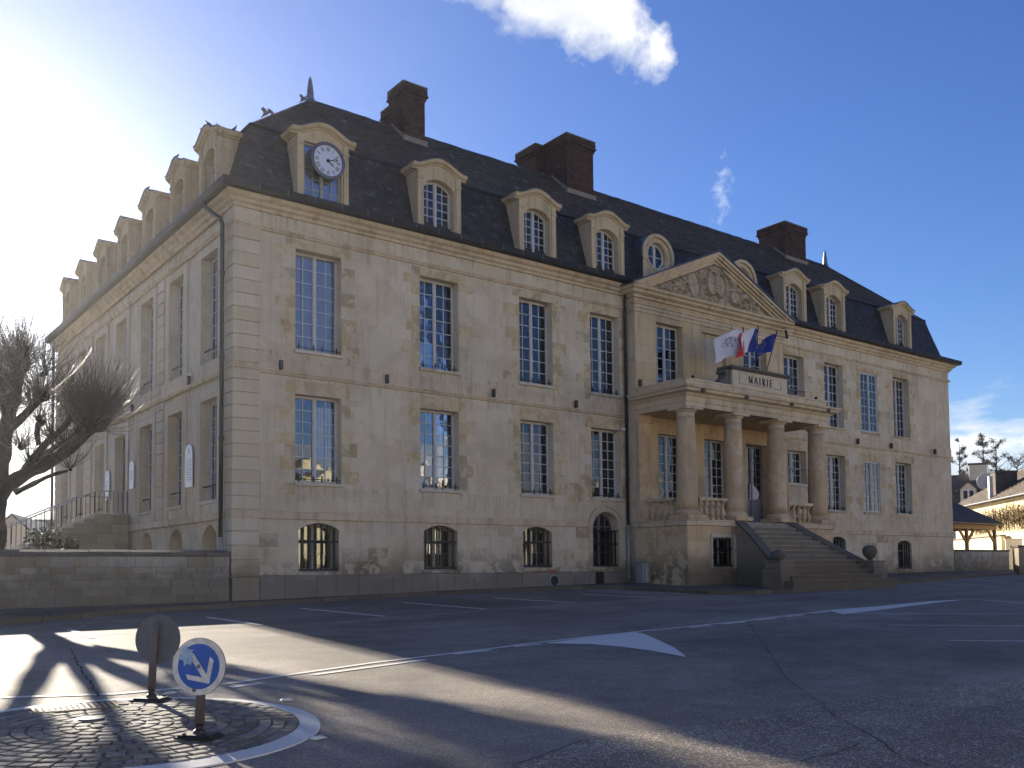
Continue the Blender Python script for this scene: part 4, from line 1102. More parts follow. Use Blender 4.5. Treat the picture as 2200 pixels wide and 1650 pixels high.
open_rects += [('P', 15.56, 16.9, 1.0, 2.16), ('P', 20.7, 21.95, 1.15, 2.1)]
lay('P', FP, 'porch_stone', M_cent, PX0, SXL, 0.3, 2.42, 0.53, 0.7, 1.3, 0.014, 0.9, 0.008, 0.005, seed=31)
lay('P', FP, 'porch_stone', M_cent, SXR, PX1, 0.3, 2.42, 0.53, 0.7, 1.3, 0.014, 0.9, 0.008, 0.005, seed=32)
FPS = Frame(False, PX0)
lay('Q', FPS, 'porch_stone', M_stone, PY+.04, AY-.02, 0.3, 2.42, 0.53, 0.6, 1.1, 0.014, 0.85, 0.008, 0.005, seed=33)
bands([(0, 2.42), (0.07, 2.44), (0.07, 2.58), (0.10, 2.60), (0.10, 2.635), (-0.3, 2.64)], [[(PX0, AY), (PX0, PY+.04), (SXL, PY+.04)], [(SXR, PY+.04), (PX1, PY+.04), (PX1, AY)]], M_mould, 'porch_course')
def column(x, y, r=0.36, z0=2.64, z1=6.46):
    g = MB(); g.box(x-r*1.28, x+r*1.28, y-r*1.28, y+r*1.28, z0, z0+.15)
    c = g.build('column', M_col, hall, bevel=.012)
    g = MB(); H_ = z1-z0
    g.lathe([(r*1.22, .15), (r*1.27, .20), (r*1.22, .26), (r*1.08, .28), (r*1.03, .33)], (x, y, z0), 28); g.build('column_base', M_col, c, smooth=False)
    g = MB(); pr = [(r*(1-0.16*max(0, (t-.25)/.75)**1.5), .33+(H_-.33-.34)*t) for t in [k/10 for k in range(11)]]
    g.lathe(pr, (x, y, z0), 28); g.build('shaft', M_col, c, smooth=True)
    rt = r*.84; g = MB(); g.lathe([(rt, H_-.34), (rt*1.09, H_-.33), (rt*1.09, H_-.30), (rt, H_-.29), (rt, H_-.20), (rt*1.1, H_-.18), (rt*1.32, H_-.10)], (x, y, z0), 28)
    g.box(x-rt*1.42, x+rt*1.42, y-rt*1.42, y+rt*1.42, z1-.10, z1-.002); g.build('capital', M_mould, c)
    return c
for x in cols_x: column(x, CY_)
for x in (14.86, 22.9-.05):      # responds on the wall
    g = MB(); g.box(x-.32, x+.30, AY-.16, AY-.013, 2.64, 6.2); g.box(x-.38, x+.36, AY-.22, AY-.012, 6.2, 6.46); g.box(x-.38, x+.36, AY-.22, AY-.012, 2.641, 2.85); g.build('pilaster', M_col, hall)
PP = [(PX0+.08, AY), (PX0+.08, PY+.05), (PX1-.08, PY+.05), (PX1-.08, AY)]
bands([(0, 6.46), (0.0, 6.62), (0.03, 6.63), (0.03, 6.80), (0.08, 6.84), (0.12, 6.90), (0.28, 6.95), (0.30, 7.02), (0.36, 7.06), (0.38, 7.13), (-0.35, 7.16)], [PP], M_mould, 'porch_entablature')
g = MB(); g.box(PX0+.10, PX1-.1, PY+.07, AY-.001, 6.463, 6.60); g.box(PX0+.12, PX1-.12, PY+.2, AY-.001, 6.95, 7.12); g.build('porch_ceiling', M_col, hall)
bands([(-.25, 7.12), (0.0, 7.12), (0.0, 7.36), (0.03, 7.37), (0.03, 7.43), (-.28, 7.44), (-.28, 7.12)], [[(PX0+.12, AY), (PX0+.12, PY+.08), (PX1-.12, PY+.08), (PX1-.12, AY)]], M_mould, 'blocking_course')
# carved roundels on the entablature
for x in (15.0, 17.3, 19.9, 22.2):
    g = MB(); g.blob((x, PY-.28, 6.99), .085, 2, .2, (1.2, .8, 1)); g.build('lion_mask', M_coping, hall, smooth=True)
# the inscription block
blk = MB(); blk.box(16.98, 20.12, -2.90, -2.40, 7.44, 8.05); blko = blk.build('inscription_block', M_coping if False else M_pale, hall)
g = MB(); g.box(16.84, 20.26, -3.02, -2.30, 8.05, 8.14); g.box(16.90, 20.20, -2.97, -2.34, 8.00, 8.049); g.build('cap_stone', M_coping, blko, bevel=.015)
for a, b, c, d in ((17.35, 19.75, 7.93, 7.96), (17.35, 19.75, 7.53, 7.56), (17.35, 17.38, 7.56, 7.93), (19.72, 19.75, 7.56, 7.93)):
    g = MB(); g.box(a, b, -2.925, -2.901, c, d); g.build('panel_frame', M_pale, blko)
for s, x in ((-1, 16.98), (1, 20.12)):   # scrolled consoles
    g = MB(); pts = [(x+s*0.0, 7.44), (x+s*0.62, 7.44), (x+s*0.60, 7.54), (x+s*0.42, 7.60), (x+s*0.26, 7.72), (x+s*0.20, 7.88), (x+s*.26, 7.96), (x+s*.18, 8.0), (x, 8.0)]
    g.prism([(a, -2.80, b) for a, b in pts], (0, .35, 0)); g.tube([(x+s*.24, -2.82, 7.92), (x+s*.24, -2.43, 7.92)], .085, 10); g.build('scroll', M_coping, blko)
def serif_letter(ch, x, z, h, y, g, th=0.014):
    """roman capital as thin solid strokes in the xz plane"""
    T, t = h*0.17, h*0.075; sv = h*.045
    def stroke(ax, az, bx, bz, w):
        dx_, dz_ = bx-ax, bz-az; L = sqrt(dx_*dx_+dz_*dz_); nx, nz = -dz_/L*w/2, dx_/L*w/2
        g.prism([(x+ax+nx, y, z+az+nz), (x+bx+nx, y, z+bz+nz), (x+bx-nx, y, z+bz-nz), (x+ax-nx, y, z+az-nz)], (0, -th, 0))
    def ser(cx, cz, w=h*.30): stroke(cx-w/2, cz, cx+w/2, cz, sv)
    if ch == 'I': stroke(T*1.1, 0, T*1.1, h, T); ser(T*1.1, sv/2); ser(T*1.1, h-sv/2); return T*2.2
    if ch == 'M':
        w = h*.92; stroke(t, 0, t*1.5, h, t); stroke(t*1.5, h, w/2, h*.1, T); stroke(w/2, h*.1, w-t*1.5, h, t); stroke(w-T, 0, w-T, h, T)
        ser(t, sv/2, h*.22); ser(w-T, sv/2); ser(t*1.2, h-sv/2, h*.2); ser(w-T, h-sv/2, h*.25); return w
    if ch == 'A':
        w = h*.80; stroke(t, 0, w/2-.01, h, t); stroke(w/2, h, w-T*.7, 0, T); stroke(w*.22, h*.36, w*.76, h*.36, t*.9); ser(t*1.1, sv/2, h*.22); ser(w-T*.6, sv/2, h*.28); return w
    if ch in 'RE':
        stroke(T*1.1, 0, T*1.1, h, T); ser(T*1.1, sv/2); ser(T*1.1, h-sv/2)
        if ch == 'E':
            w = h*.62
            for zz, ww in ((sv, w), (h/2, w*.82), (h-sv, w*.96)): stroke(T, zz, ww, zz, t); stroke(ww, zz-h*.07, ww, zz+h*.07, sv)
            return w
        cx, r = h*.30, h*.25
        for k in range(8):
            a, b = pi/2-pi*k/8, pi/2-pi*(k+1)/8
            stroke(cx+r*cos(a), h*.74+r*sin(a), cx+r*cos(b), h*.74+r*sin(b), t if k in (0, 7) else T*.9)
        stroke(T, h-t/2, cx, h-t/2, t); stroke(T, h*.49, cx, h*.49, t); stroke(cx, h*.49, h*.66, 0, T); ser(h*.66, sv/2, h*.2); return h*.72
x = 17.86
for ch in 'MAIRIE':
    g = MB(); wch = serif_letter(ch, x, 7.60, 0.26, -2.902, g); g.build('letter', M_letter, blko, recalc=True); x += wch+0.075
# balustrades
def baluster(parent, x, y, z0=2.66, h=0.66):
    g = MB(); g.box(x-.085, x+.085, y-.085, y+.085, z0, z0+.06); g.box(x-.08, x+.08, y-.08, y+.08, z0+h-.05, z0+h)
    g.lathe([(.06, .06), (.045, .09), (.10, .17), (.115, .23), (.09, .31), (.045, .42), (.04, .50), (.06, .545), (.045, .56), (.065, .61)], (x, y, z0), 12)
    return g.build('baluster', M_col, parent)
def balustrade(xa, ya, xb, yb, n):
    root = empty('balustrade'); root.parent = hall
    for k in range(n):
        t = (k+.5)/n; baluster(root, xa+(xb-xa)*t, ya+(yb-ya)*t)
    g = MB(); dx_, dy_ = (0, .13) if abs(xb-xa) > abs(yb-ya) else (.13, 0)
    g.box(min(xa, xb)-dx_, max(xa, xb)+dx_, min(ya, yb)-dy_, max(ya, yb)+dy_, 3.322, 3.43); g.build('handrail', M_mould, root, bevel=.015)
    g = MB(); g.box(min(xa, xb)-dx_, max(xa, xb)+dx_, min(ya, yb)-dy_, max(ya, yb)+dy_, 2.642, 2.658); g.build('base_rail', M_mould, root)
balustrade(15.33, CY_, 16.80, CY_, 5); balustrade(20.28, CY_, 21.82, CY_, 5); balustrade(14.83, -2.1, 14.83, -0.85, 4); balustrade(22.3, -2.1, 22.3, -0.85, 4)

# ---- entrance steps: cheeks splay outwards, the lowest steps run past the newels
st = empty('entrance_steps'); st.parent = hall
NS = 13; ztop, zbot = 2.60, 0.40; rise = (ztop-zbot)/NS
def cheek_x(y, s): t = max(0, min(1, (-2.98-y)/2.3)); return (SXL-(1.05)*t**1.3) if s < 0 else (SXR+(1.05)*t**1.3)
for k in range(NS):
    yf = -2.98-0.265*(k); zt = ztop-rise*(k+1)+0.0
    if k >= NS-1: continue
    y0 = yf-0.265; low = k >= NS-3
    e = 0.0 if not low else (0.55 if k == NS-3 else 0.95)
    if k == NS-3: e = 0.0
    a0, b0 = cheek_x(y0, -1), cheek_x(y0, 1)
    if k >= NS-3: a0, b0 = 15.95-(k-NS+3)*0.30, 21.13+(k-NS+3)*0.55
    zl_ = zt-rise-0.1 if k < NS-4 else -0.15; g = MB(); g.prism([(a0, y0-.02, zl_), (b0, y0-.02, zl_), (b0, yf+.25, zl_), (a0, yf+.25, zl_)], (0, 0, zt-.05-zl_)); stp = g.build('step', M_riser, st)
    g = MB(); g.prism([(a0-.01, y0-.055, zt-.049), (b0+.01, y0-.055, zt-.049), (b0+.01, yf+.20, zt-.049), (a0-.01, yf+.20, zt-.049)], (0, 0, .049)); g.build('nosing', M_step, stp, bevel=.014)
g = MB(); g.box(SXL, SXR, -3.02, -2.75, 2.2, 2.60-0.001); g.build('step', M_step, st, bevel=.012)
for s in (-1, 1):
    g = MB(); n = 8; ys = [-2.96-2.3*k/n for k in range(n+1)]
    for a, b in zip(ys, ys[1:]):
        xa, xb = cheek_x(a, s), cheek_x(b, s); za, zb = 2.60+(a+2.96)*0.66, 2.60+(b+2.96)*0.66
        w = s*0.34
        g.add([(xa, a, .2), (xa+w, a, .2), (xb+w, b, .2), (xb, b, .2), (xa, a, za), (xa+w, a, za), (xb+w, b, zb), (xb, b, zb)], [(0, 3, 2, 1), (4, 5, 6, 7), (0, 1, 5, 4), (1, 2, 6, 5), (2, 3, 7, 6), (3, 0, 4, 7)])
    g.build('stair_cheek', M_step, st, recalc=True)
    g = MB()
    for a, b in zip(ys, ys[1:]):
        xa, xb = cheek_x(a, s), cheek_x(b, s); za, zb = 2.60+(a+2.96)*0.66, 2.60+(b+2.96)*0.66
        w0, w1 = s*-0.05, s*0.40
        g.add([(xa+w0, a, za), (xa+w1, a, za), (xb+w1, b, zb), (xb+w0, b, zb), (xa+w0, a, za+.10), (xa+w1, a, za+.10), (xb+w1, b, zb+.10), (xb+w0, b, zb+.10)], [(0, 3, 2, 1), (4, 5, 6, 7), (0, 1, 5, 4), (1, 2, 6, 5), (2, 3, 7, 6), (3, 0, 4, 7)])
    g.build('cheek_coping', M_coping, st, recalc=True)
    xn = cheek_x(-5.3, s)+s*0.25; yn = -5.45
    nw = MB(); nw.box(xn-.42, xn+.42, yn-.40, yn+.35, 0.2, 0.95); no = nw.build('newel', M_step, st, bevel=.02)
    g = MB(); g.box(xn-.36, xn+.36, yn-.34, yn+.29, 0.951, 1.15); g.box(xn-.40, xn+.40, yn-.38, yn+.33, 1.151, 1.21); g.build('newel_block', M_step, no, bevel=.02)
    g = MB(); R_ = .24
    if s < 0: g.blob((xn-.02, yn, 1.38), R_, 2, .07, (1, 1, .8))
    else: g.lathe([(.10, 0), (.08, .06), (.15, .10), (.23, .20), (.26, .32), (.24, .42), (.16, .51), (.02, .545)], (xn, yn, 1.21), 16)
    g.build('ball_finial', M_coping, no, smooth=True)

# ---- clock (fixed to its dormer, a thing of its own to read)
ck = empty('clock', (2.70, -0.06, 12.76), 0, 'round white wall clock with black roman numerals in the first dormer', 'clock')
g = MB(); g.lathe([(.0, 0.0), (.52, 0.0), (.54, -.03), (.54, -.08), (.50, -.10), (.45, -.10), (.45, -.045), (0, -.045)], (0, 0, 0), 40, 'y'); g.build('clock_rim', M_clockr, ck, smooth=False)
g = MB(); g.lathe([(0.0, -.050), (.448, -.050), (.448, -.056), (0.0, -.056)], (0, 0, 0), 40, 'y'); g.build('clock_face', M_clockw, ck)
rom = ['XII', 'I', 'II', 'III', 'IIII', 'V', 'VI', 'VII', 'VIII', 'IX', 'X', 'XI']
for k, s in enumerate(rom):
    a = 2*pi*k/12; g = MB(); wid = {'I': .032, 'V': .06, 'X': .062}; tot = sum(wid[c] for c in s); x = -tot/2
    R0, R1 = .285, .40
    def L(p, q, w):
        def rot(u_, v_): return (u_*cos(a)+v_*sin(a), -u_*sin(a)+v_*cos(a))
        du, dv = q[0]-p[0], q[1]-p[1]; Ln = sqrt(du*du+dv*dv); nu, nv = -dv/Ln*w/2, du/Ln*w/2
        pts = [rot(p[0]+nu, p[1]+nv), rot(q[0]+nu, q[1]+nv), rot(q[0]-nu, q[1]-nv), rot(p[0]-nu, p[1]-nv)]
        g.prism([(u_, -.057, v_) for u_, v_ in pts], (0, -.004, 0))
    for c in s:
        w = wid[c]; m_ = x+w/2
        if c == 'I': L((m_, R0), (m_, R1), .014)
        elif c == 'V': L((m_-.022, R1), (m_, R0), .016); L((m_+.022, R1), (m_, R0), .007)
        else: L((m_-.023, R1), (m_+.023, R0), .016); L((m_+.023, R1), (m_-.023, R0), .007)
        x += w
    g.build('numeral', M_black, ck)
for nm, ang, ln, w, y in (('hour_hand', 2*pi*(4.2/12), .25, .03, -.066), ('minute_hand', 2*pi*(12.3/60), .38, .022, -.075)):
    g = MB(); d = Vector((sin(ang), 0, cos(ang))); n_ = Vector((cos(ang), 0, -sin(ang)))
    def q(t, o): v = d*t+n_*o; return (v.x, y, v.z)
    g.prism([q(-.03, w*.6), q(ln*.5, w*.6), q(ln*.5, -w*.6), q(-.03, -w*.6)], (0, -.006, 0)); g.prism([q(ln*.75, w*.5), q(ln, w*.1), q(ln, -w*.1), q(ln*.75, -w*.5)], (0, -.006, 0))
    for k in range(12):
        b0, b1 = 2*pi*k/12, 2*pi*(k+1)/12; rr0, rr1 = ln*.075, ln*.14
        g.prism([q(ln*.63+r_*cos(t), r_*sin(t)) for r_, t in ((rr0, b0), (rr1, b0), (rr1, b1), (rr0, b1))], (0, -.006, 0))
    g.build(nm, M_black, ck)
g = MB(); g.lathe([(.05, -.06), (.05, -.085), (0, -.086)], (0, 0, 0), 16, 'y'); g.build('hub', M_black, ck)

# ---- downpipes
def pipe(name, pts, r, m, parent=hall, collars=()):
    g = MB(); g.tube(pts, r, 10); o = g.build(name, m, parent, smooth=True)
    for c in collars:
        h = MB(); h.tube([(c[0], c[1], c[2]-.05), (c[0], c[1], c[2]+.05)], r*1.25, 10); h.build('pipe_collar', m, o)
    return o
pipe('downpipe', [(-.40, 1.15, 11.30), (-.42, 1.10, 11.08), (-.30, .75, 10.80), (-.20, .50, 10.62), (-.17, .43, 10.45), (-.17, .42, 1.95)], .058, M_pipe, collars=((-.17, .42, 9.1), (-.17, .42, 6.8), (-.17, .42, 4.6)))
pipe('downpipe', [(-.17, .42, 1.95), (-.17, .42, 1.2)], .075, M_pipel)
pipe('downpipe', [(14.42, -.40, 11.25), (14.44, -.22, 10.95), (14.47, -.13, 10.7), (14.47, -.12, 2.55)], .055, M_pipe, collars=((14.47, -.12, 9.0), (14.47, -.12, 6.35), (14.47, -.12, 4.2)))
pipe('downpipe', [(14.47, -.13, 2.55), (14.47, -.13, .58)], .068, M_pipel, collars=((14.47, -.13, 2.5), (14.47, -.13, .72)))
pipe('downpipe', [(23.35, -.45, 11.0), (23.30, -.62, 10.72), (23.22, -.72, 10.45)], .055, M_pipe)
pipe('downpipe', [(-.15, 20.95, 11.0), (-.12, 20.9, .4)], .06, M_pipe)

# ---- small black facade lamps
g = MB(); g.box(-.045, .045, -.13, -.03, -.13, .13); g.box(-.025, .025, -.03, 0, -.06, .06); lampm = g.mesh('wall_lamp', M_lamp, bevel=.008)
for u in (1.29, 4.62, 8.54, 12.07, 29.12, 31.9, 35.88): link('wall_lamp', lampm, hall, mw=FR.M(u, 6.67, .05))
for u in (3.3, 9.05): link('wall_lamp', lampm, hall, mw=FL.M(u, 6.65, .05))
link('wall_lamp', lampm, hall, mw=FA.M(14.72, 7.62, .02))
for i, px in enumerate((1497, 1597, 1695, 1762)):
    P = at(px, 828+(px-1497)*0.21, PY+.03); g = MB(); g.blob((0, 0, .06), .07, 1, .05); g.tube([(0, 0, -.05), (0, 0, .03)], .02, 6); g.build('spotlight', M_lamp, hall, loc=(P.x, PY+.2, 7.46))
g = MB(); g.blob((0, -.1, 0), .09, 2, 0, (1.1, 1, .8)); g.box(-.05, .05, -.1, 0, -.03, .03); g.build('white_lamp', M_rim, hall, loc=(14.30, -.02, 5.98), smooth=True)
# air grate, round vent and red plate low on the wall
g = MB(); g.lathe([(.0, 0), (.22, 0), (.22, -.03), (.17, -.035), (.17, -.012), (0, -.012)], (0, 0, 0), 24, 'y'); g.build('round_vent', M_pvc, hall, loc=(11.03, -.06, .62))
g = MB(); g.lathe([(.0, -.013), (.168, -.013), (.168, -.016), (0, -.016)], (0, 0, 0), 24, 'y'); g.build('vent_grid', M_iron, hall, loc=(11.03, -.06, .62))
g = MB(); g.box(-.1, .1, -.02, 0, -.05, .05); g.build('red_plate', M_red, hall, loc=(11.02, -.062, .93))
g = MB(); g.box(-.19, .19, -.02, 0, 0, .42); g.build('cellar_hatch', M_iron, hall, loc=(13.1, -.07, .48))
g = MB(); g.box(-.16, .16, -.08, 0, 0, .30); g.box(-.10, .10, -.09, -.081, .04, .26); g.build('red_box', M_red, hall, mw=FL.M(1.15, 1.75, .02)) if False else None
rb = MB(); rb.box(-.17, .17, -.10, -.001, 0, .45); ro = link('red_box', rb.mesh('red_box', M_red, bevel=.01), hall, mw=FL.M(1.12, 1.66, -.28))
rb = MB(); rb.box(-.10, .10, -.106, -.101, .06, .25); link('box_window', rb.mesh('box_window', M_dark), ro)

# ================================================================== GROUND
xs = sorted(set([-600, -300, -150]+[z[0] for z in ZX]+[10, 20, 30, 45, 80, 120, 200, 600]+[-20, -12, -9, -3]))
ys = [-600, -200, -80, -30, -24, -18, -12, -6, 0, 30, 80, 200, 600]
g = MB(); g.add([(x, y, road_z(x, y)) for y in ys for x in xs], [(j*len(xs)+i, j*len(xs)+i+1, (j+1)*len(xs)+i+1, (j+1)*len(xs)+i) for j in range(len(ys)-1) for i in range(len(xs)-1)])
struct('road', g, M_asph, recalc=False)
def rz(x, y, o): return (x, y, road_z(x, y)+o)
def strip(g, pts, w, off):
    """flat ribbon following the road surface through world points"""
    P = [Vector((p[0], p[1])) for p in pts]; Q = []
    for a, b in zip(P, P[1:]):
        n = max(1, int((b-a).length/0.5)); Q += [a+(b-a)*k/n for k in range(n)]
    Q.append(P[-1]); vs = []
    for i, p in enumerate(Q):
        d = (Q[min(i+1, len(Q)-1)]-Q[max(i-1, 0)]).normalized(); n_ = Vector((-d.y, d.x)); ww = (w[0]+(w[1]-w[0])*i/(len(Q)-1)) if isinstance(w, tuple) else w
        for s in (1, -1): q = p+n_*s*ww/2; vs.append(rz(q.x, q.y, off))
    g.add(vs, [(2*i, 2*i+1, 2*i+3, 2*i+2) for i in range(len(Q)-1)])
def flat(g, pts, off):
    bm = bmesh.new(); vv = [bm.verts.new((p[0], p[1], 0)) for p in pts]
    for t in tessellate_polygon([[Vector((p[0], p[1], 0)) for p in pts]]): bm.faces.new([vv[i] for i in t])
    for (kx, _) in ZX: bmesh.ops.bisect_plane(bm, geom=bm.verts[:]+bm.edges[:]+bm.faces[:], plane_co=(kx, 0, 0), plane_no=(1, 0, 0))
    for ky in (-30, 0): bmesh.ops.bisect_plane(bm, geom=bm.verts[:]+bm.edges[:]+bm.faces[:], plane_co=(0, ky, 0), plane_no=(0, 1, 0))
    bm.verts.index_update()
    g.add([rz(v.co.x, v.co.y, off) for v in bm.verts], [tuple(v.index for v in f.verts) for f in bm.faces]); bm.free()
# coarse older asphalt in the near foreground and darker parking bays along the kerb
seam = [gat(*q) for q in ((700, 1720), (1100, 1648), (1250, 1593), (1560, 1550), (1780, 1510), (2300, 1440))]
g = MB(); flat(g, [(p.x, p.y) for p in seam]+[(40, -24), (40, -60), (-20, -60), (-12, -22)], 0.004); struct('asphalt_patch', g, M_asphc, recalc=False)
bay = [gat(*q) for q in ((120, 1372), (560, 1345), (826, 1325), (1045, 1310), (1238, 1296), (1400, 1285))]
kerb_px = [(0, 1345), (250, 1322), (500, 1306), (750, 1290), (1000, 1276), (1250, 1266), (1345, 1267), (1430, 1272), (1520, 1277), (1620, 1277), (1700, 1274), (1800, 1265), (1900, 1257), (2000, 1248), (2100, 1240)]
kerb = [gat(*q) for q in kerb_px]
kerb = [Vector((-30, -7.5, 0)), Vector((-12, -5.6, 0))]+kerb+[Vector((46, -2.2, 0)), Vector((64, -1.0, 0))]
g = MB(); flat(g, [(p.x, p.y) for p in bay]+[(p.x, p.y+.02) for p in kerb[7:2:-1]], 0.003); struct('parking_bay', g, M_asphd, recalc=False)
# pavement
KH = 0.12
g = MB(); vs = []
def yin(x): return 0.3
for p in kerb:
    vs += [(p.x, p.y, road_z(p.x, p.y)+KH), (p.x, 0.3, zf(p.x)-0.01)]
g.add(vs, [(2*i, 2*i+2, 2*i+3, 2*i+1) for i in range(len(kerb)-1)])
pave = struct('pavement', g, M_pave, recalc=False)
rnd = random.Random(9)
acc = []
for a, b in zip(kerb[1:], kerb[2:]):
    L = (Vector((b.x, b.y))-Vector((a.x, a.y))).length; n = max(1, round(L/0.95))
    for k in range(n):
        p = a+(b-a)*(k/n); q = a+(b-a)*((k+1)/n); d = (q-p).normalized(); nrm = Vector((d.y, -d.x, 0))
        m = (p+q)/2; ln = (q-p).length-0.015; zt = road_z(m.x, m.y)+KH+rnd.uniform(-.01, .012)
        ct = Vector((m.x, m.y, zt-0.11))+nrm*(-.06+rnd.uniform(-.006, .006)); g = MB()
        az = Vector((0, 0, 1)); slope = (road_z(q.x, q.y)-road_z(p.x, p.y))/max(.1, (q-p).length); ax = Vector((d.x, d.y, slope)).normalized()
        g.obox((0, 0, 0), ax, nrm, ax.cross(nrm), ln/2, .075, .115); g.build('kerb_stone', M_kerb, pave, loc=ct, bevel=.012)
    if len(pave.children) > 150: break
# drain channel across the pavement below the downpipe, inspection cover
g = MB(); g.add([(14.55, -.15, zf(14.5)+.0), (14.85, -.15, zf(14.5)+.0), (12.2, -4.6, road_z(12, -4.6)+KH+.012), (11.95, -4.5, road_z(12, -4.5)+KH+.012)], [(0, 1, 2, 3)]); 
# courtyard left of the hall
g = MB(); g.add([(-60, .3, .16), (-5, .3, .26), (0.04, .3, .28), (0.04, 21, .3), (0.04, 70, .4), (-60, 70, .4)], [(0, 1, 2, 3, 4, 5)]); struct('courtyard', g, M_gravel, recalc=False)
# road markings
g = MB()
G2 = lambda px, py: (lambda p: (p.x, p.y))(gat(px, py))
strip(g, [G2(0, 1500)]+[G2(*q) for q in ((250, 1492), (480, 1471), (800, 1425), (1130, 1384), (1370, 1357.5), (1600, 1334.5), (1780, 1312.5))], .10, .008)
struct('centre_line', g, M_paint, recalc=False)
g = MB()
for a, b in (((495, 1478), (562, 1469)), ((672, 1451), (915, 1418)), ((975, 1406.5), (1055, 1397.5)), ((1105, 1390), (1165, 1384.5)), ((1395, 1355.5), (1450, 1350)), ((1480, 1349), (1528, 1344)), ((1553, 1341.5), (1603, 1336.5)), ((1627, 1333), (1668, 1329)), ((1690, 1325.5), (1727, 1321.5)), ((1745, 1318.5), (1780, 1314.5))):
    strip(g, [G2(*a), G2(*b)], .11, .008)
struct('dashed_line', g, M_paint, recalc=False)
g = MB(); flat(g, [G2(*q) for q in ((1170, 1383), (1270, 1385), (1340, 1391), (1400, 1399), (1475, 1412.5), (1450, 1393), (1410, 1374), (1385, 1363), (1362, 1357.5), (1280, 1368))], .008); struct('chevron_marking', g, M_paint, recalc=False)
g = MB(); flat(g, [G2(*q) for q in ((1778, 1311.5), (1812, 1320.5), (1900, 1310), (2000, 1297), (2080, 1288), (2000, 1292), (1900, 1302))], .008); struct('chevron_marking', g, M_paint, recalc=False)
g = MB(); strip(g, [G2(2080, 1287.5), G2(2140, 1291), G2(2240, 1300)], .09, .008)
for a, b in (((1830, 1319), (2240, 1320)), ((1912, 1344), (2260, 1345.5)), ((2040, 1377), (2280, 1379))): strip(g, [G2(*a), G2(*b)], .06, .010)
for a, b in (((445, 1327), (562, 1343.5)), ((648, 1308), (828, 1325)), ((866, 1295), (1045, 1309.5)), ((1060, 1285), (1238, 1296)), ((1250, 1277), (1405, 1285)), ((150, 1354), (200, 1372))): strip(g, [G2(*a), G2(*b)], .12, .010)
struct('bay_line', g, M_paint, recalc=False)
# cracks and patches
def crack(pts, w, jit, seed):
    rnd = random.Random(seed); P = [Vector(G2(*p)) for p in pts]; Q = []
    for a, b in zip(P, P[1:]):
        n = max(2, int((b-a).length/.12)); d = (b-a).normalized(); nn = Vector((-d.y, d.x))
        for k in range(n): Q.append(a+(b-a)*k/n+nn*rnd.uniform(-jit, jit))
    Q.append(P[-1]); vs = []
    for i, p in enumerate(Q):
        d = (Q[min(i+1, len(Q)-1)]-Q[max(i-1, 0)]).normalized(); nn = Vector((-d.y, d.x)); ww = w*rnd.uniform(.4, 1.2)
        for s in (1, -1): q = p+nn*s*ww/2; vs.append(rz(q.x, q.y, .011))
    gg.add(vs, [(2*i, 2*i+1, 2*i+3, 2*i+2) for i in range(len(Q)-1)])
gg = MB()
crack([(1605, 1336), (1640, 1385), (1690, 1460), (1765, 1512)], .013, .004, 1)
crack([(1765, 1512), (1790, 1540), (1870, 1580), (1925, 1620), (2000, 1648)], .012, .02, 2)
crack([(1850, 1600), (1780, 1625), (1700, 1640), (1560, 1648)], .014, .02, 3)
crack([(1660, 1535), (1740, 1560), (1760, 1585), (1850, 1600)], .008, .02, 4)
crack([(150, 1395), (180, 1450), (195, 1470), (210, 1500)], .03, .02, 5)
crack([(1100, 1648), (1250, 1594), (1560, 1551), (1780, 1511)], .012, .008, 6)
struct('road_crack', gg, M_crack, recalc=False)

# mini roundabout island: white ring, domed setts laid in circles, grating and cover
IC = Vector((-6.92, -15.20)); IR = 1.80
def isl_z(x, y):
    r = min(1, (Vector((x, y))-IC).length/IR); return road_z(x, y)+0.012+0.05*(1-r*r)
g = MB(); n = 64
ringv = []
for k in range(n):
    a = 2*pi*k/n
    for r, dz in ((IR+.01, -.01), (IR, .012), (IR-.19, .022)):
        x, y = IC.x+r*cos(a), IC.y+r*sin(a); ringv.append((x, y, road_z(x, y)+dz+(.0 if r > IR-.1 else .006)))
g.add(ringv, [(3*k+j, 3*k+j+1, 3*((k+1) % n)+j+1, 3*((k+1) % n)+j) for k in range(n) for j in range(2)])
struct('island_ring', g, M_paintk, recalc=False)
g = MB(); rr_ = [IR-.185, 1.3, .9, .5, .15]
vs = [(IC.x+r*cos(2*pi*k/n), IC.y+r*sin(2*pi*k/n), isl_z(IC.x+r*cos(2*pi*k/n), IC.y+r*sin(2*pi*k/n))-.006) for r in rr_ for k in range(n)]
g.add(vs, [(i*n+k, i*n+(k+1) % n, (i+1)*n+(k+1) % n, (i+1)*n+k) for i in range(len(rr_)-1) for k in range(n)]+[tuple(range(4*n, 5*n))])
island = struct('traffic_island', g, M_settbed, recalc=False)
GR = Vector((-7.0, -14.0)); MH = Vector((-7.05, -14.78))
setts = []; rnd = random.Random(3)
r = IR-.19
while r > .08:
    rw = .125; m = max(4, int(2*pi*(r-rw/2)/.165)); ph = rnd.uniform(0, 1)
    for k in range(m):
        a0 = 2*pi*(k+ph)/m; a1 = 2*pi*(k+1+ph)/m; rm = r-rw/2; am = (a0+a1)/2
        x, y = IC.x+rm*cos(am), IC.y+rm*sin(am)
        if abs(x-GR.x) < .40 and abs(y-GR.y) < .22: continue
        if (Vector((x, y))-MH).length < .16: continue
        setts.append((x, y, am, rm*(a1-a0)-.009, rw-.009))
    r -= rw
setts.sort(key=lambda s: (Vector((s[0], s[1]))-Vector((CPOS.x, CPOS.y))).length)
vis = []
def to_px(P):
    d = P-CPOS; D = d.dot(CW); return (1100+CF*d.dot(CR)/D, CCY-CF*d.dot(CU)/D)
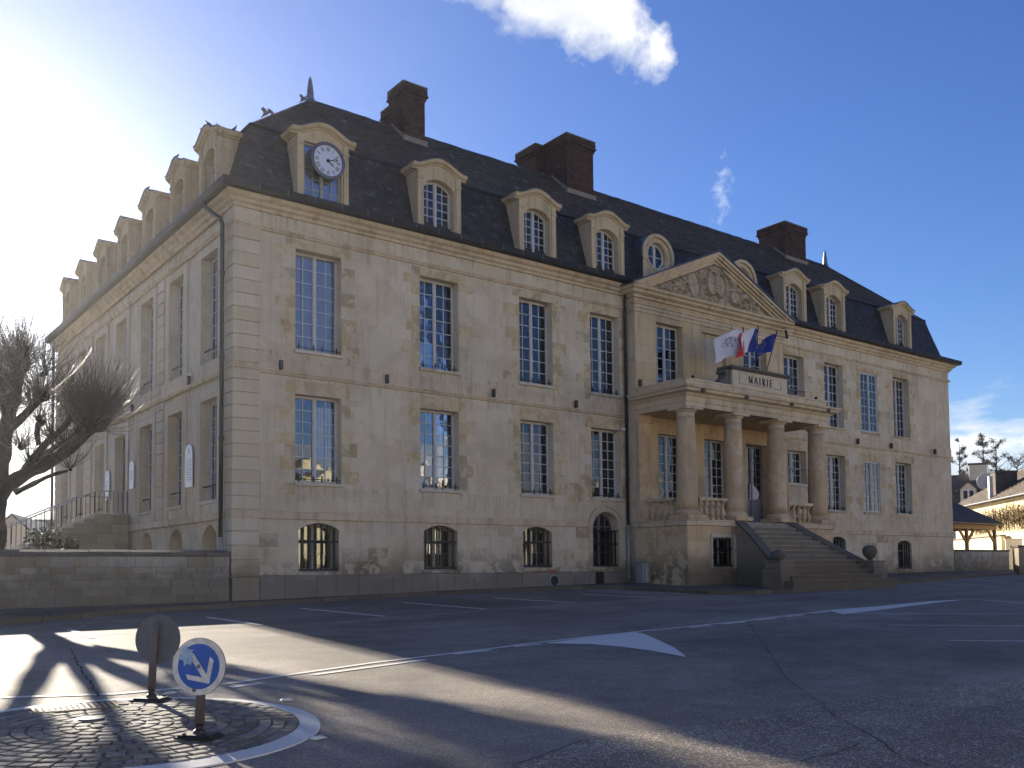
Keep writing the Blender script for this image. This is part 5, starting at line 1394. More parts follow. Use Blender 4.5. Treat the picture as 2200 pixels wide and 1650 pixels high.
inv = [s for s in setts if (lambda q: -20 < q[0] < 2220 and q[1] < 1670)(to_px(Vector((s[0], s[1], isl_z(s[0], s[1])))))]
outv = [s for s in setts if s not in inv]
def sett_mb(g, s, loc0=False):
    x, y, a, L, W = s; ax = Vector((-sin(a), cos(a), 0)); ay = Vector((cos(a), sin(a), 0))
    z = isl_z(x, y)+rnd.uniform(-.003, .004); c = Vector((0, 0, 0)) if loc0 else Vector((x, y, z))
    jl, jw = rnd.uniform(.9, 1.0), rnd.uniform(.92, 1.0); tl = rnd.uniform(-.03, .03)
    top = [(-1, -1), (1, -1), (1, 1), (-1, 1)]
    v0 = [c+ax*i*L/2*jl+ay*j*W/2*jw-Vector((0, 0, .02)) for i, j in top]
    v1 = [c+ax*i*(L/2*jl-.004)+ay*j*(W/2*jw-.004)+Vector((0, 0, .004+tl*i*.03)) for i, j in top]
    v2 = [c+ax*i*(L/2*jl-.018)+ay*j*(W/2*jw-.018)+Vector((0, 0, .0065+tl*i*.03)) for i, j in top]
    g.add(v0+v1+v2, [(0, 1, 5, 4), (1, 2, 6, 5), (2, 3, 7, 6), (3, 0, 4, 7), (4, 5, 9, 8), (5, 6, 10, 9), (6, 7, 11, 10), (7, 4, 8, 11), (8, 9, 10, 11)])
    return (x, y, z)
for s in inv[:300]:
    g = MB(); P = sett_mb(g, s, True); g.build('sett', M_sett, island, loc=P, recalc=False)
g = MB()
for s in inv[300:]+outv: g.tint = rnd.random(); sett_mb(g, s)
o = g.build('setts', M_settt, island, recalc=False); o['kind'] = 'stuff'
# cast iron grating and small round cover
g = MB(); zg = isl_z(GR.x, GR.y)
for k in range(15): x = -.38+k*.0535; g.box(x-.012, x+.012, -.2, .2, -.01, .012)
for k in range(9): y = -.2+k*.05; g.box(-.39, .39, y-.006, y+.006, -.008, .006)
gr_ = g.build('drain_grating', M_iron, None, loc=(GR.x, GR.y, zg+.006)); gr_.rotation_euler = (0.0, 0.0, -.12)
M_cast = simple('worn_cast_iron', (.16, .15, .14), .4, .6, .3, 30); gr_.data.materials[0] = M_cast
tag(gr_, 'rectangular cast iron grating set in the setts of the roundabout', 'drain grating')
g = MB(); g.lathe([(0, .012), (.13, .012), (.15, .0), (.15, -.02), (0, -.02)][::-1], (0, 0, 0), 24); mh = g.build('utility_cover', M_cast, None, loc=(MH.x, MH.y, isl_z(MH.x, MH.y)+.002)); tag(mh, 'small round metal cover among the setts, in front of the grating', 'cover')
for i, (px, py, lb) in enumerate(((615, 1505, 'white road stud beyond the rounded end of the island'), (683, 1587, 'white road stud nearest the camera, right of the island'), (365, 1490, 'white road stud behind the turned sign'))):
    P = gat(px, py); g = MB(); g.prism([(-.07, -.045, 0), (.07, -.045, 0), (.07, .045, 0), (-.07, .045, 0)], (0, 0, .006)); g.add([(-.06, -.04, .006), (.06, -.04, .006), (.06, .04, .006), (-.06, .04, .006), (-.04, -.025, .022), (.04, -.025, .022), (.04, .025, .022), (-.04, .025, .022)], [(4, 5, 6, 7), (0, 1, 5, 4), (1, 2, 6, 5), (2, 3, 7, 6), (3, 0, 4, 7)])
    o = g.build('road_stud', M_rim, None, loc=(P.x, P.y, P.z+.002)); o.rotation_euler = (0, 0, .5*i-.3); tag(o, lb, 'road stud', 'road studs round the island')

# ---- the two keep-right signs on flexible posts
def disc_sign(loc, rz_, tilt, lean, label, H=0.66, R_=0.245, back=False):
    s = empty('road_sign', loc, rz_, label, 'road sign', 'keep right signs on the island')
    g = MB(); g.prism([(-.17, -.13, 0), (.17, -.13, 0), (.17, .13, 0), (-.17, .13, 0)], (0, 0, .018)); g.box(-.15, .15, -.11, .11, .018, .034); g.box(-.10, -.07, -.115, -.08, .034, .05); g.box(.08, .11, -.1, -.07, .034, .05)
    g.build('base_plate', M_rubber, s, bevel=.006)
    g = MB(); g.lathe([(.055, .034), (.05, .06), (.032, .075), (.032, .10), (.042, .12)], (0, 0, 0), 16); g.build('hinge', M_rubber, s)
    top = Vector((lean[0], lean[1], H+R_*.75)); g = MB(); g.tube([(0, 0, .12), top], [.043, .036], 14); g.build('post', M_signpole, s, smooth=True)
    c = Vector((lean[0]*.9, lean[1]*.9-.05, H)); d = MB()
    n = 40; d.lathe([(0, .0), (R_, .0), (R_, -.010), (0, -.010)], (0, 0, 0), n, 'y'); dm = d.build('disc', M_signback, s, bevel=0)
    dm.location = c; dm.rotation_euler = tilt
    f = MB(); rr = [.196, .244]; 
    for k in range(n):
        a, b = 2*pi*k/n, 2*pi*(k+1)/n
        f.prism([(q*cos(t), -.0105, q*sin(t)) for q, t in ((.193, a), (.2425, a), (.2425, b), (.193, b))], (0, -.0015, 0))
    f.build('rim', M_rim, dm)
    f = MB(); f.lathe([(0, -.0105), (.1925, -.0105), (.1925, -.012), (0, -.012)], (0, 0, 0), n, 'y'); f.build('blue_field', M_blue, dm)
    f = MB(); y = -.0125; u_ = .022; dd = Vector((.7071, 0, -.7071)); nn = Vector((.7071, 0, .7071)); tip = Vector((.105, 0, -.105))
    def q(p): return (p.x, y, p.z)
    st0 = Vector((-.085, 0, .085))
    f.prism([q(st0+nn*u_), q(tip-dd*.03+nn*u_), q(tip-dd*.03-nn*u_), q(st0-nn*u_)], (0, -.0015, 0))
    f.prism([q(Vector((.125, 0, -.125))), q(Vector((-.075, 0, -.125))), q(Vector((-.10, 0, -.085))), q(Vector((.085, 0, -.085)))], (0, -.0017, 0))
    f.prism([q(Vector((.125, 0, -.125))), q(Vector((.085, 0, -.085))), q(Vector((.085, 0, .10))), q(Vector((.125, 0, .075)))], (0, -.0019, 0))
    f.build('white_arrow', M_rim, dm)
    for sx, sz in ((0, .0), (0, -.20)):
        f = MB(); f.lathe([(0, -.013), (.02, -.013), (.016, -.022), (0, -.023)], (sx, 0, sz), 12, 'y'); f.build('bolt', M_zinc, dm)
    if not back:
        f = MB(); rn = random.Random(4)
        pts = [(-.12+ .055*cos(t)*(1+rn.uniform(-.35, .35))*1.1, y-.0035, .07+.075*sin(t)*(1+rn.uniform(-.35, .35))) for t in [2*pi*k/22 for k in range(22)]]
        f.prism(pts, (0, -.0006, 0)); f.build('worn_patch', M_blueworn, dm)
    return s
to_cam = lambda P: atan2(CPOS.y-P[1], CPOS.x-P[0])+pi/2
PF = gat(428, 1598); PB = gat(325, 1513)
disc_sign((PF.x, PF.y, isl_z(PF.x, PF.y)+.008), to_cam(PF)-.50, (radians(-3), radians(10), 0), (.015, .02), 'blue and white keep right sign facing the camera, its film worn pale at the left', H=.605)
disc_sign((PB.x, PB.y, isl_z(PB.x, PB.y)+.008), to_cam(PB)+pi-.55, (radians(3), radians(4), 0), (-.03, -.015), 'plain grey back of the farther sign on its flexible post', H=.64, R_=.262, back=True)

# ================================================================== LEFT: garden wall, side steps, trees
def rubble(root, frame, u0, u1, zb, zt, d, m, mj, h, wmin, wmax, seed, cap=300, zslope=None):
    """coursed stones, each its own part up to the cap"""
    rnd = random.Random(seed); z = zb; n = 0; rest = MB()
    rows = []
    while z < zt-0.08:
        hh = rnd.uniform(h*.8, h*1.2)
        if zt-(z+hh) < h*.5: hh = zt-z
        rows.append((z, z+hh)); z += hh
    for za, zc in rows[::-1]:
        x = u0+rnd.uniform(-.2, 0)
        while x < u1:
            w = rnd.uniform(wmin, wmax); a, b = max(x, u0), min(x+w, u1); x += w
            if b-a < .08: continue
            dd = d+rnd.uniform(0, .018)
            if n < cap: frame.block('wall_stone', m, root, a+.006, b-.006, -0.02, dd, za+.006, zc-.006); n += 1
            else:
                rest.tint = rnd.random(); P, Q = frame.P(a+.006, -.02, za+.006), frame.P(b-.006, dd, zc-.006)
                rest.box(min(P.x, Q.x), max(P.x, Q.x), min(P.y, Q.y), max(P.y, Q.y), za+.006, zc-.006)
    if rest.v: o = rest.build('wall_stones', mj, root); o['kind'] = 'stuff'
gw = empty('garden_wall', (0, 0, 0), 0, 'long grey stone garden wall with mossy coping left of the town hall', 'wall')
g = MB(); g.box(-16, -0.085, 0.0, 0.34, -.3, 1.42); g.build('wall_core', M_mort, gw)
FW = Frame(True, 0.0)
rubble(gw, FW, -7.5, -0.10, -0.1, 1.42, .012, M_rub, M_rubt, .19, .28, .70, 3, 240)
g = MB(); xx = -16; rnd = random.Random(2)
while xx < -.1:
    L = rnd.uniform(.7, 1.3); b = min(xx+L, -.09)
    c = MB(); c.prism([(0, -.07, 0), (0, -.07, .10), (0, .17, .165), (0, .41, .10), (0, .41, 0)], (b-xx-.008, 0, 0)); c.build('coping_stone', M_coping, gw, loc=(xx, 0, 1.425+rnd.uniform(-.004, .006)), bevel=.01); xx = b

# side steps with their railings
ps = empty('side_steps', (0, 0, 0), 0, 'stone side steps with thin metal railings behind the garden wall', 'steps')
SY0, SY1 = 9.35, 12.1
def stepblk(x0, x1, z0, z1):
    x = x0; rnd = random.Random(int(x0*100)+int(z1*100))
    while x < x1-.02:
        w = min(rnd.uniform(.5, 1.0), x1-x); w = x1-x if x1-x-w < .3 else w
        block('stone_block', M_stone if False else M_step_o, ps, x+.005, x+w-.005, SY0, SY1, z0+.004, z1-.004); x += w
M_step_o = stone_mat('side_step_stone', [(.20, .165, .12), (.27, .23, .17), (.32, .28, .20), (.24, .19, .13)], 'obj', gr=.8)
zs = [3.0, 2.68, 2.36, 2.02, 1.70, 1.36, 1.02, .66, .3]
xs_l = [-1.10, -1.78, -2.50, -2.95, -3.4, -3.9, -4.4, -4.9]
for i in range(7):
    stepblk(xs_l[i], -0.06, zs[i+1], zs[i])
g = MB(); g.box(-4.4, -0.1, SY0+.02, SY1-.02, .2, .66); g.build('step_core', M_step, ps)
for i in range(7):
    for k in (0, 1):
        z1 = zs[i]-k*.165; x0 = xs_l[i]-k*.33; c = MB(); c.box(x0-.03, x0+.36, SY0+.12, SY1-.12, z1-.17, z1+.012); c.build('tread', M_step, ps, bevel=.01)
def railing(yr, nm='railing'):
    r = MB(); top0 = (-.05, yr, 3.80); top1 = (-1.10, yr, 3.80); top2 = (-4.6, yr, 2.10)
    r.tube([top0, top1, top2], .022, 8)
    o = r.build(nm, M_rail, ps)
    r = MB(); r.tube([(-.05, yr, 3.06), (-1.10, yr, 3.06), (-4.6, yr, 1.36)], .014, 6); r.build('lower_rail', M_rail, o)
    n = 30
    for k in range(n+1):
        x = -.10-(4.45)*k/n; zt = 3.80 if x > -1.10 else 3.80+(x+1.10)*(1.70/3.5); b = MB(); b.tube([(0, 0, 0), (0, 0, .74)], .009 if k % 7 else .018, 6); b.build('baluster_bar', M_iron, o, loc=(x, yr, zt-.74))
railing(SY0+.10); railing(SY1-.12)

# pollarded lime: trunk, knuckled limbs, bare shoots
def limb(g, pts, r0, r1, n=9):
    P = [Vector(p) for p in pts]; Q = []
    for a, b in zip(P, P[1:]):
        k = max(2, int((b-a).length/.18)); Q += [a+(b-a)*i/k for i in range(k)]
    Q.append(P[-1]); N = len(Q)
    sm = [(Q[max(i-1, 0)]+Q[i]*2+Q[min(i+1, N-1)])/4 for i in range(N)]
    R = [(r0+(r1-r0)*i/(N-1))*(1+.10*sin(i*1.7+r0*40)+random.uniform(-.05, .05)) for i in range(N)]
    g.tube(sm, R, n)
def shoots(g, c, rad, n, up=1.0, lmin=.4, lmax=1.75, spread=1.0, r=.0075):
    n = int(n*.5)
    for _ in range(n):
        d = Vector((random.gauss(0, spread), random.gauss(0, spread), random.gauss(up, .7))).normalized()
        if d.z < -.55: d.z *= -.5
        p = Vector(c)+Vector((d.x*rad[0], d.y*rad[1], d.z*rad[2]))*.85; L = random.uniform(lmin, lmax); pts = [p]; dd = d.copy()
        for k in range(4):
            dd = (dd+Vector((random.uniform(-.22, .22), random.uniform(-.22, .22), random.uniform(0, .42)))).normalized(); p = p+dd*L/4; pts.append(p)
        rr_ = r*random.uniform(.7, 1.5); g.tube(pts, [rr_, rr_*.85, rr_*.7, rr_*.5, rr_*.2], 3, cap=False)
        for q in range(random.choice((0, 1, 2))):
            b = pts[random.randint(1, 3)]; e = (dd+Vector((random.uniform(-.7, .7), random.uniform(-.7, .7), random.uniform(-.1, .5)))).normalized()
            g.tube([b, b+e*random.uniform(.1, .4)], [rr_*.5, rr_*.15], 3, cap=False)
def pollard(limbs, heads, label, Y, loc):
    t = empty('pollarded_tree', loc, 0, label, 'tree'); L = Vector(loc)
    g = MB()
    for pts, a, b in limbs: limb(g, [Vector(p)-L for p in pts], a, b)
    for c, r, sc, n in heads:
        for _ in range(5 if r > .15 else 2):
            o = Vector((random.uniform(-1, 1)*r*sc[0]*.5, random.uniform(-1, 1)*r*.5, random.uniform(-1, 1)*r*sc[2]*.5)); g.blob(Vector(c)-L+o, r*random.uniform(.55, .85), 2, .14, sc)
    g.build('trunk', M_bark, t, smooth=False)
    g = MB()
    for c, r, sc, n in heads:
        shoots(g, Vector(c)-L, (r*sc[0], r*sc[1], r*sc[2]), n)
    g.build('crown', M_twig, t, recalc=False)
    return t
Y = 3.0
def A(px, py, dy=0.0): return at(px, py, Y+dy)
random.seed(21)
pollard([([A(-14, 1245), A(-12, 1180), A(-10, 1120), A(-8, 1060)], .27, .25),
         ([A(-8, 1075), A(25, 1035), A(70, 1010, -.2), A(120, 985, -.4), A(165, 950, -.5), A(200, 915, -.6)], .20, .15),
         ([A(20, 1050), A(60, 1000, .1), A(95, 955, .2), A(130, 925, .3), A(152, 898, .4)], .13, .075),
         ([A(60, 1005, .3), A(100, 975, .4), A(150, 945, .5), A(185, 915, .3)], .10, .08),
         ([A(-8, 1060), A(6, 980, .4), A(18, 900, .6), A(35, 840, .8), A(42, 790, .9)], .23, .14),
         ([A(12, 930, .3), A(55, 890, .2), A(85, 855, 0)], .12, .10),
         ([A(15, 900, .5), A(5, 840, .8), A(-15, 790, 1)], .13, .1),
         ([A(-8, 1070), A(-50, 1020, .2), A(-100, 960, .3), A(-150, 900, 0)], .19, .13),
         ([A(-8, 1060), A(-40, 960, -.3), A(-80, 860, -.6)], .16, .11),
         ([A(30, 1060), A(60, 1045, -.3), A(110, 1020, -.8), A(150, 1010, -1.1)], .08, .04),
         ([A(85, 960, .2), A(78, 930, .2), A(84, 905, .2)], .07, .07)],
        [(A(205, 908, -.6), .27, (1.15, 1, 1.0), 700), (A(180, 927, -.5), .21, (1, 1, 1), 260), (A(225, 885, -.6), .19, (1, 1, 1), 330), (A(195, 880, -.6), .15, (1, 1, 1), 300), (A(160, 862, .4), .17, (1.1, 1, 1.5), 150), (A(152, 896, .4), .09, (1, 1, 1), 40), (A(84, 903, .2), .13, (1, 1, 1), 90),
         (A(40, 790, .9), .24, (1, 1, 1.4), 560), (A(20, 880, .6), .16, (1, 1, 1.6), 330), (A(70, 870, .1), .10, (1.3, 1, 1), 220), (A(110, 945, .3), .08, (1.4, 1, 1), 160), (A(70, 1000, 0), .10, (1.5, 1, .8), 180), (A(140, 960, .2), .07, (1.4, 1, .8), 140), (A(55, 760, .8), .13, (1, 1, 1.6), 120), (A(90, 850, 0), .17, (1.2, 1, 1), 260), (A(95, 800, .2), .10, (1, 1, 1.3), 120), (A(20, 820, .8), .18, (1, 1, 1.2), 240),
         (A(-18, 785, 1), .26, (1, 1, 1.2), 260), (A(-155, 895, 0), .34, (1.1, 1, 1), 300), (A(-82, 855, -.6), .28, (1, 1, 1), 260), (A(150, 1008, -1.1), .05, (1, 1, 1), 60), (A(45, 960, .5), .14, (1, 1, 1), 120)],
        'big bare pollarded tree with knobbly limbs behind the garden wall, nearest the camera', Y, tuple(A(-14, 1245)))
def rnd_pollard(base, h, label, seed, n=7, grp=None):
    random.seed(seed); B = Vector(base); fork = B+Vector((0, 0, h*.42)); limbs = [([B, B+Vector((.05, 0, h*.2)), fork], .24, .20)]; heads = []
    for k in range(n):
        a = 2*pi*k/n+random.uniform(-.3, .3); rr_ = random.uniform(1.0, 2.2)*h/6; z = h*random.uniform(.62, .9)
        e = B+Vector((cos(a)*rr_, sin(a)*rr_, z)); m = (fork+e)/2+Vector((random.uniform(-.3, .3), random.uniform(-.3, .3), -.2))
        limbs.append(([fork, m, e], .12, .08)); heads.append((e, random.uniform(.16, .28), (1, 1, 1.1), 170))
    t = pollard(limbs, heads, label, 0, tuple(B)); 
    if grp: t['group'] = grp
    return t
rnd_pollard((-9.6, 6.0, .25), 6.3, 'bare pollarded tree at the left edge beside the nearest one', 5)
rnd_pollard((-7.4, 15.0, .3), 6.4, 'bare pollarded tree farther back beyond the side steps', 6, 6)
rnd_pollard((-4.3, 30.0, .4), 7.0, 'distant bare tree beyond the far corner of the hall', 8, 6)
random.seed(33)
# shrubs by the steps
def leaf_cloud(g, c, R, n, s, flat=1.0, fill=0.5):
    for _ in range(n):
        d = Vector((random.gauss(0, 1), random.gauss(0, 1), random.gauss(0, 1))).normalized(); q = random.random()**fill
        p = Vector((c[0]+d.x*R[0]*q, c[1]+d.y*R[1]*q, c[2]+d.z*R[2]*q)); g.tint = random.random()
        a = Vector((random.gauss(0, 1), random.gauss(0, 1), random.gauss(0, 1)*flat)).normalized(); b = a.orthogonal().normalized(); ss = s*random.uniform(.6, 1.4)
        g.add([p-a*ss, p+b*ss*.45, p+a*ss, p-b*ss*.45], [(0, 1, 2, 3)])
for (px, py), r, lb in (((95, 1162), .45, 'small green shrub at the foot of the side steps'), ((150, 1176), .25, 'low straggly weed on the wall top by the side steps')):
    P = at(px, py, 6.5); P.z -= .4; o = empty('shrub', tuple(P), 0, lb, 'shrub')
    g = MB(); leaf_cloud(g, (0, 0, .45), (r*1.3, r, r*.9), 700, .05); g.build('foliage', M_leafg, o, recalc=False)
    g = MB()
    for _ in range(14): e = Vector((random.uniform(-r, r), random.uniform(-r, r), .45+random.uniform(0, r*.7))); g.tube([(0, 0, -.3), e*.5, e], [.012, .009, .003], 4)
    g.build('stem', M_twig, o)

# small white gabled house behind on the left
def gable_house(name, loc, rz_, w, d, h, rh, mw, mr, label, over=.25, cat='house', wins=(), chim=None, group=None, ridge='y'):
    o = empty(name, loc, rz_, label, cat, group)
    g = MB(); g.box(-w/2, w/2, 0, d, -.5, h)
    for y in (0, d): g.add([(-w/2, y, h), (w/2, y, h), (0, y, h+rh)], [(0, 1, 2)])
    g.build('wall', mw, o, recalc=True)
    g = MB(); k = rh/(w/2)
    for s in (-1, 1): g.prism([(s*(w/2+over), -over, h-over*k), (0, -over, h+rh), (0, -over, h+rh+.14), (s*(w/2+over), -over, h-over*k+.14)], (0, d+2*over, 0))
    ro = g.build('roof', mr, o)
    if chim:
        c = MB(); c.box(chim[0]-.3, chim[0]+.3, chim[1]-.4, chim[1]+.4, h, h+rh+chim[2]); co = c.build('chimney', M_cream, ro); c = MB(); c.box(chim[0]-.36, chim[0]+.36, chim[1]-.46, chim[1]+.46, h+rh+chim[2]+.001, h+rh+chim[2]+.12); c.build('chimney_cap', M_tilef, ro)
    for (side, a, b, ww, hh) in wins:
        f = MB(); p = MB()
        if side == 'f':
            f.box(a-ww/2, a+ww/2, -.03, .05, b, b+hh); p.box(a-ww/2+.06, a+ww/2-.06, -.045, -.032, b+.06, b+hh-.06)
        else:
            s = -1 if side == 'l' else 1; f.box(s*w/2-.03, s*w/2+.03, a-ww/2, a+ww/2, b, b+hh); xx = s*(w/2+.04); p.box(min(xx, xx-s*.008), max(xx, xx-s*.008), a-ww/2+.06, a+ww/2-.06, b+.06, b+hh-.06)
        fo = f.build('window', M_white, o); p.build('pane', M_dark, fo)
    return o
P = atd(25, 1165, 62); P.z = .3
gable_house('small_house', tuple(P), -radians(20), 4.6, 12, 2.4, 2.2, M_cream, M_slate, 'small white gabled outbuilding with slate roof behind the side steps', .2, wins=(('r', 3, .9, .9, 1.1),))
P = atd(110, 1150, 85); P.z = .4
gable_house('low_house', tuple(P), radians(70), 7, 9, 2.8, 2.6, M_plaster, M_slate, 'low grey roofed house seen beyond the side steps', .3)

# ================================================================== RIGHT: low wall, shed, yellow house and what lies beyond
lw = empty('low_wall', (HX, 0, .6), 0, 'low rubble stone wall running on from the right end of the town hall', 'wall')
LW = Frame(True, 0.0)
g = MB(); g.box(0.0, 5.9, 0.01, .36, -.6, 1.12); g.build('wall_core', M_mort, lw)
rubble(lw, LW, 0.02, 5.88, -.1, 1.12, .012, M_rub, M_rubt, .17, .18, .42, 8, 230)
for i, x in enumerate([.0, 1.2, 2.4, 3.6, 4.8]):
    c = MB(); c.box(0, 1.16 if i < 4 else 1.12, -.05, .42, 0, .09); c.build('coping_stone', M_coping, lw, loc=(x+.01, 0, 1.125), bevel=.012)
# covered wash-house style shed
sh = empty('timber_shelter', (47.0, 4.2, .8), 0, 'open timber shelter with a dark slate hipped roof behind the low wall', 'shelter')
g = MB(); ex = 4.55; zE, zR = 2.78, 4.40
g.add([(-8, -.35, zE), (ex, -.35, zE), (ex-2.35, 2.0, zR), (-8, 2.0, zR)], [(0, 1, 2, 3)]); g.add([(ex, -.35, zE), (ex, 4.4, zE), (ex-2.35, 2.0, zR)], [(0, 1, 2)]); g.add([(ex, 4.4, zE), (-8, 4.4, zE), (-8, 2.0, zR), (ex-2.35, 2.0, zR)], [(0, 1, 2, 3)])
g.add([(-8, -.35, zE-.08), (ex, -.35, zE-.08), (ex, 4.4, zE-.08), (-8, 4.4, zE-.08)], [(0, 1, 2, 3)]); g.add([(-8, -.35, zE-.08), (ex, -.35, zE-.08), (ex, -.35, zE), (-8, -.35, zE)], [(0, 1, 2, 3)]); g.add([(ex, -.35, zE-.08), (ex, 4.4, zE-.08), (ex, 4.4, zE), (ex, -.35, zE)], [(0, 1, 2, 3)])
ro = g.build('roof', M_slate, sh, recalc=False)
b = MB(); rnd = random.Random(3)
L = sqrt(2.35**2+1.62**2); n = 20
for r in range(n):
    t0, t1 = r/n, min(1, (r+1.2)/n); u = -8+(r % 2)*.12; ue0 = ex-2.35*t0
    while u < ue0-.1:
        w = min(.24, ue0-u); b.tint = rnd.random(); b.add([(u+.004, -.35+2.35*t0, zE+1.62*t0+.022), (u+w-.004, -.35+2.35*t0, zE+1.62*t0+.022), (min(u+w-.004, ex-2.35*t1), -.35+2.35*t1, zE+1.62*t1+.006), (min(u+.004, ex-2.35*t1), -.35+2.35*t1, zE+1.62*t1+.006)], [(0, 1, 2, 3)]); u += .24
sl_ = b.build('roof_slates', M_slate, sh, recalc=False); sl_['kind'] = 'stuff'
b = MB(); b.box(-8, ex-.3, 0, .18, zE-.36, zE-.09); b.build('beam', M_wood, sh, bevel=.01); b = MB(); b.box(ex-.48, ex-.3, .181, 4.2, zE-.36, zE-.09); b.build('beam', M_wood, sh, bevel=.01)
for x, y in ((ex-.45, 0), (.55, 0), (-3.6, 0), (ex-.45, 4.0)):
    b = MB(); b.box(x-.09, x+.09, y, y+.18, -.2, zE-.362); b.build('post', M_wood, sh, bevel=.01)
    for s in (-1, 1):
        if x > 4 and s > 0: continue
        b = MB(); b.prism([(x+s*.09, y+.04, zE-1.25), (x+s*.09, y+.04, zE-1.03), (x+s*.85, y+.04, zE-.364), (x+s*1.03, y+.04, zE-.364)], (0, .1, 0)); b.build('brace', M_wood, sh)
# long yellow house with old tiles, dry vines and its lower wall
P1, P2 = Vector((65.3, 12.8, .8)), Vector((57.2, 5.2, .8)); dv = (P2-P1).normalized(); Lh = 24
yh = empty('yellow_house', tuple(P1), atan2(dv.y, dv.x), 'long cream yellow house with old brown tiled roof and dry vines, sunlit at the right', 'house')
# local x runs towards the camera, +y is behind the wall (local normal towards the street is -y)
g = MB(); g.box(-4, Lh, 0, 8, -.6, 4.95); yw = g.build('wall', M_yellow, yh)
g = MB(); g.add([(-4.3, -.45, 4.95), (Lh, -.45, 4.95), (Lh, 4.2, 7.8), (-1.2, 4.2, 7.8)], [(0, 1, 2, 3)]); g.add([(-4.3, -.45, 4.95), (-1.2, 4.2, 7.8), (-4.3, 8.4, 4.95)], [(0, 1, 2)]); g.add([(-1.2, 4.2, 7.8), (Lh, 4.2, 7.8), (Lh, 8.6, 4.95), (-4.3, 8.6, 4.95)], [(0, 1, 2, 3)]); g.add([(-4.3, -.45, 4.87), (Lh, -.45, 4.87), (Lh, 0, 4.87), (-4.3, 0, 4.87)], [(0, 1, 2, 3)])
yr = g.build('roof', M_tile, yh, recalc=False)
b = MB(); rnd = random.Random(8); n = 22
for r in range(n):
    t0, t1 = r/n, min(1, (r+1.15)/n); u = -4.2+3.1*t0+(r % 2)*.15
    while u < Lh:
        b.tint = rnd.random(); lf = rnd.uniform(.025, .06); y0_, z0q, y1_, z1q = -.5+4.65*t0, 4.93+2.85*t0, -.5+4.65*t1, 4.93+2.85*t1
        b.add([(u+.006, y0_, z0q+lf), (u+.29, y0_, z0q+lf), (u+.29, y1_, z1q+.015), (u+.006, y1_, z1q+.015), (u+.006, y0_, z0q), (u+.29, y0_, z0q)], [(0, 1, 2, 3), (4, 5, 1, 0)]); u += .30
tl = b.build('roof_tiles', M_tile, yh, recalc=False); tl['kind'] = 'stuff'
b = MB(); b.tube([(-4.2, -.55, 4.9), (Lh, -.55, 4.9)], .06, 8); b.build('gutter', M_zinc, yh)
b = MB(); b.obox((2.2, 1.3, 6.08), (1, 0, 0), (0, .853, .522), (0, -.522, .853), .45, .55, .05); b.build('skylight', M_zinc, yh)
# vines on the upper wall
random.seed(5); b = MB()
for _ in range(330):
    x = random.uniform(.2, 15); z = random.uniform(2.4, 3.2); p = Vector((x, -.10, z)); pts = [p]
    for k in range(4): p = p+Vector((random.uniform(-.18, .18), random.uniform(-.06, .04), random.uniform(.25, .5))); p.y = min(p.y, -.04); pts.append(p)
    b.tube(pts, [.016, .013, .010, .008, .004], 3, cap=False)
for _ in range(110):
    x = random.uniform(-3, 14); p = Vector((x, -.45, random.uniform(-.2, .2))); pts = [p]
    for k in range(5): p = p+Vector((random.uniform(-.35, .35), random.uniform(-.05, .05), random.uniform(.15, .4))); pts.append(p)
    b.tube(pts, [.02, .014, .010, .008, .006, .003], 3, cap=False)
leaf_b = MB(); leaf_cloud(leaf_b, (7.5, -.14, 3.6), (7.2, .08, .9), 1500, .06)
vn = b.build('dry_vine', M_vine, None, loc=tuple(P1)); vn.rotation_euler = (0, 0, atan2(dv.y, dv.x)); tag(vn, 'dry brown vines climbing over the sunlit yellow wall', 'vine', kind='stuff')
lf_ = leaf_b.build('vine_leaves', M_vine, vn, recalc=False)
b = MB(); b.box(-4, 8.2, -.50, -.25, -.6, 2.25); g2 = MB(); yl = b.build('lower_wall', M_yellow, yh); b = MB(); b.box(-4, 8.3, -.58, -.2, 2.251, 2.35); b.build('coping', M_tilef, yh)
# gate post and dark pillar at the right edge
Pg = atd(2181, 1232, 60); gp = empty('white_gate', (Pg.x, Pg.y, .75), radians(-45), 'sunlit white gate panel at the right edge beyond the low wall', 'gate')
b = MB(); b.box(-.5, .5, 0, .1, 0, 1.85); b.build('panel', M_rim, gp); b = MB(); b.box(-.56, .56, -.02, .12, 1.851, 1.93); b.build('top_rail', M_rim, gp)
b = MB(); b.box(.28, .34, -.06, -.001, .9, 1.05); b.build('handle', M_iron, gp)
Pp = atd(2197, 1228, 46); pp = empty('stone_pillar', (Pp.x, Pp.y, .7), radians(-40), 'dark stone pillar cut off by the right edge', 'pillar')
b = MB(); b.box(-.3, .3, -.3, .3, -.2, 1.15); b.build('shaft', M_rub, pp); b = MB(); b.box(-.36, .36, -.36, .36, 1.151, 1.25); b.build('cap_stone', M_coping, pp)
# house with the dormer behind the shelter
P = atd(2086, 1214, 96)
hb = empty('far_house', (P.x, P.y, .9), -radians(62), 'dark roofed house with a small white dormer and brick chimney above the shelter', 'house')
s = 96/CF
b = MB(); b.box(-6, 5.2, 0, 7, -.5, 6.3); b.build('wall', M_cream, hb)
b = MB(); b.add([(-6.3, -.3, 6.35), (5.5, -.3, 6.35), (2.6, 3.5, 9.7), (-6.3, 3.5, 9.7)], [(0, 1, 2, 3)]); b.add([(5.5, -.3, 6.35), (5.5, 7.3, 6.35), (2.6, 3.5, 9.7)], [(0, 1, 2)]); b.add([(5.5, 7.3, 6.35), (-6.3, 7.3, 6.35), (-6.3, 3.5, 9.7), (2.6, 3.5, 9.7)], [(0, 1, 2, 3)]); b.add([(-6.3, -.3, 6.35), (-6.3, 3.5, 9.7), (-6.3, 7.3, 6.35)], [(0, 1, 2)])
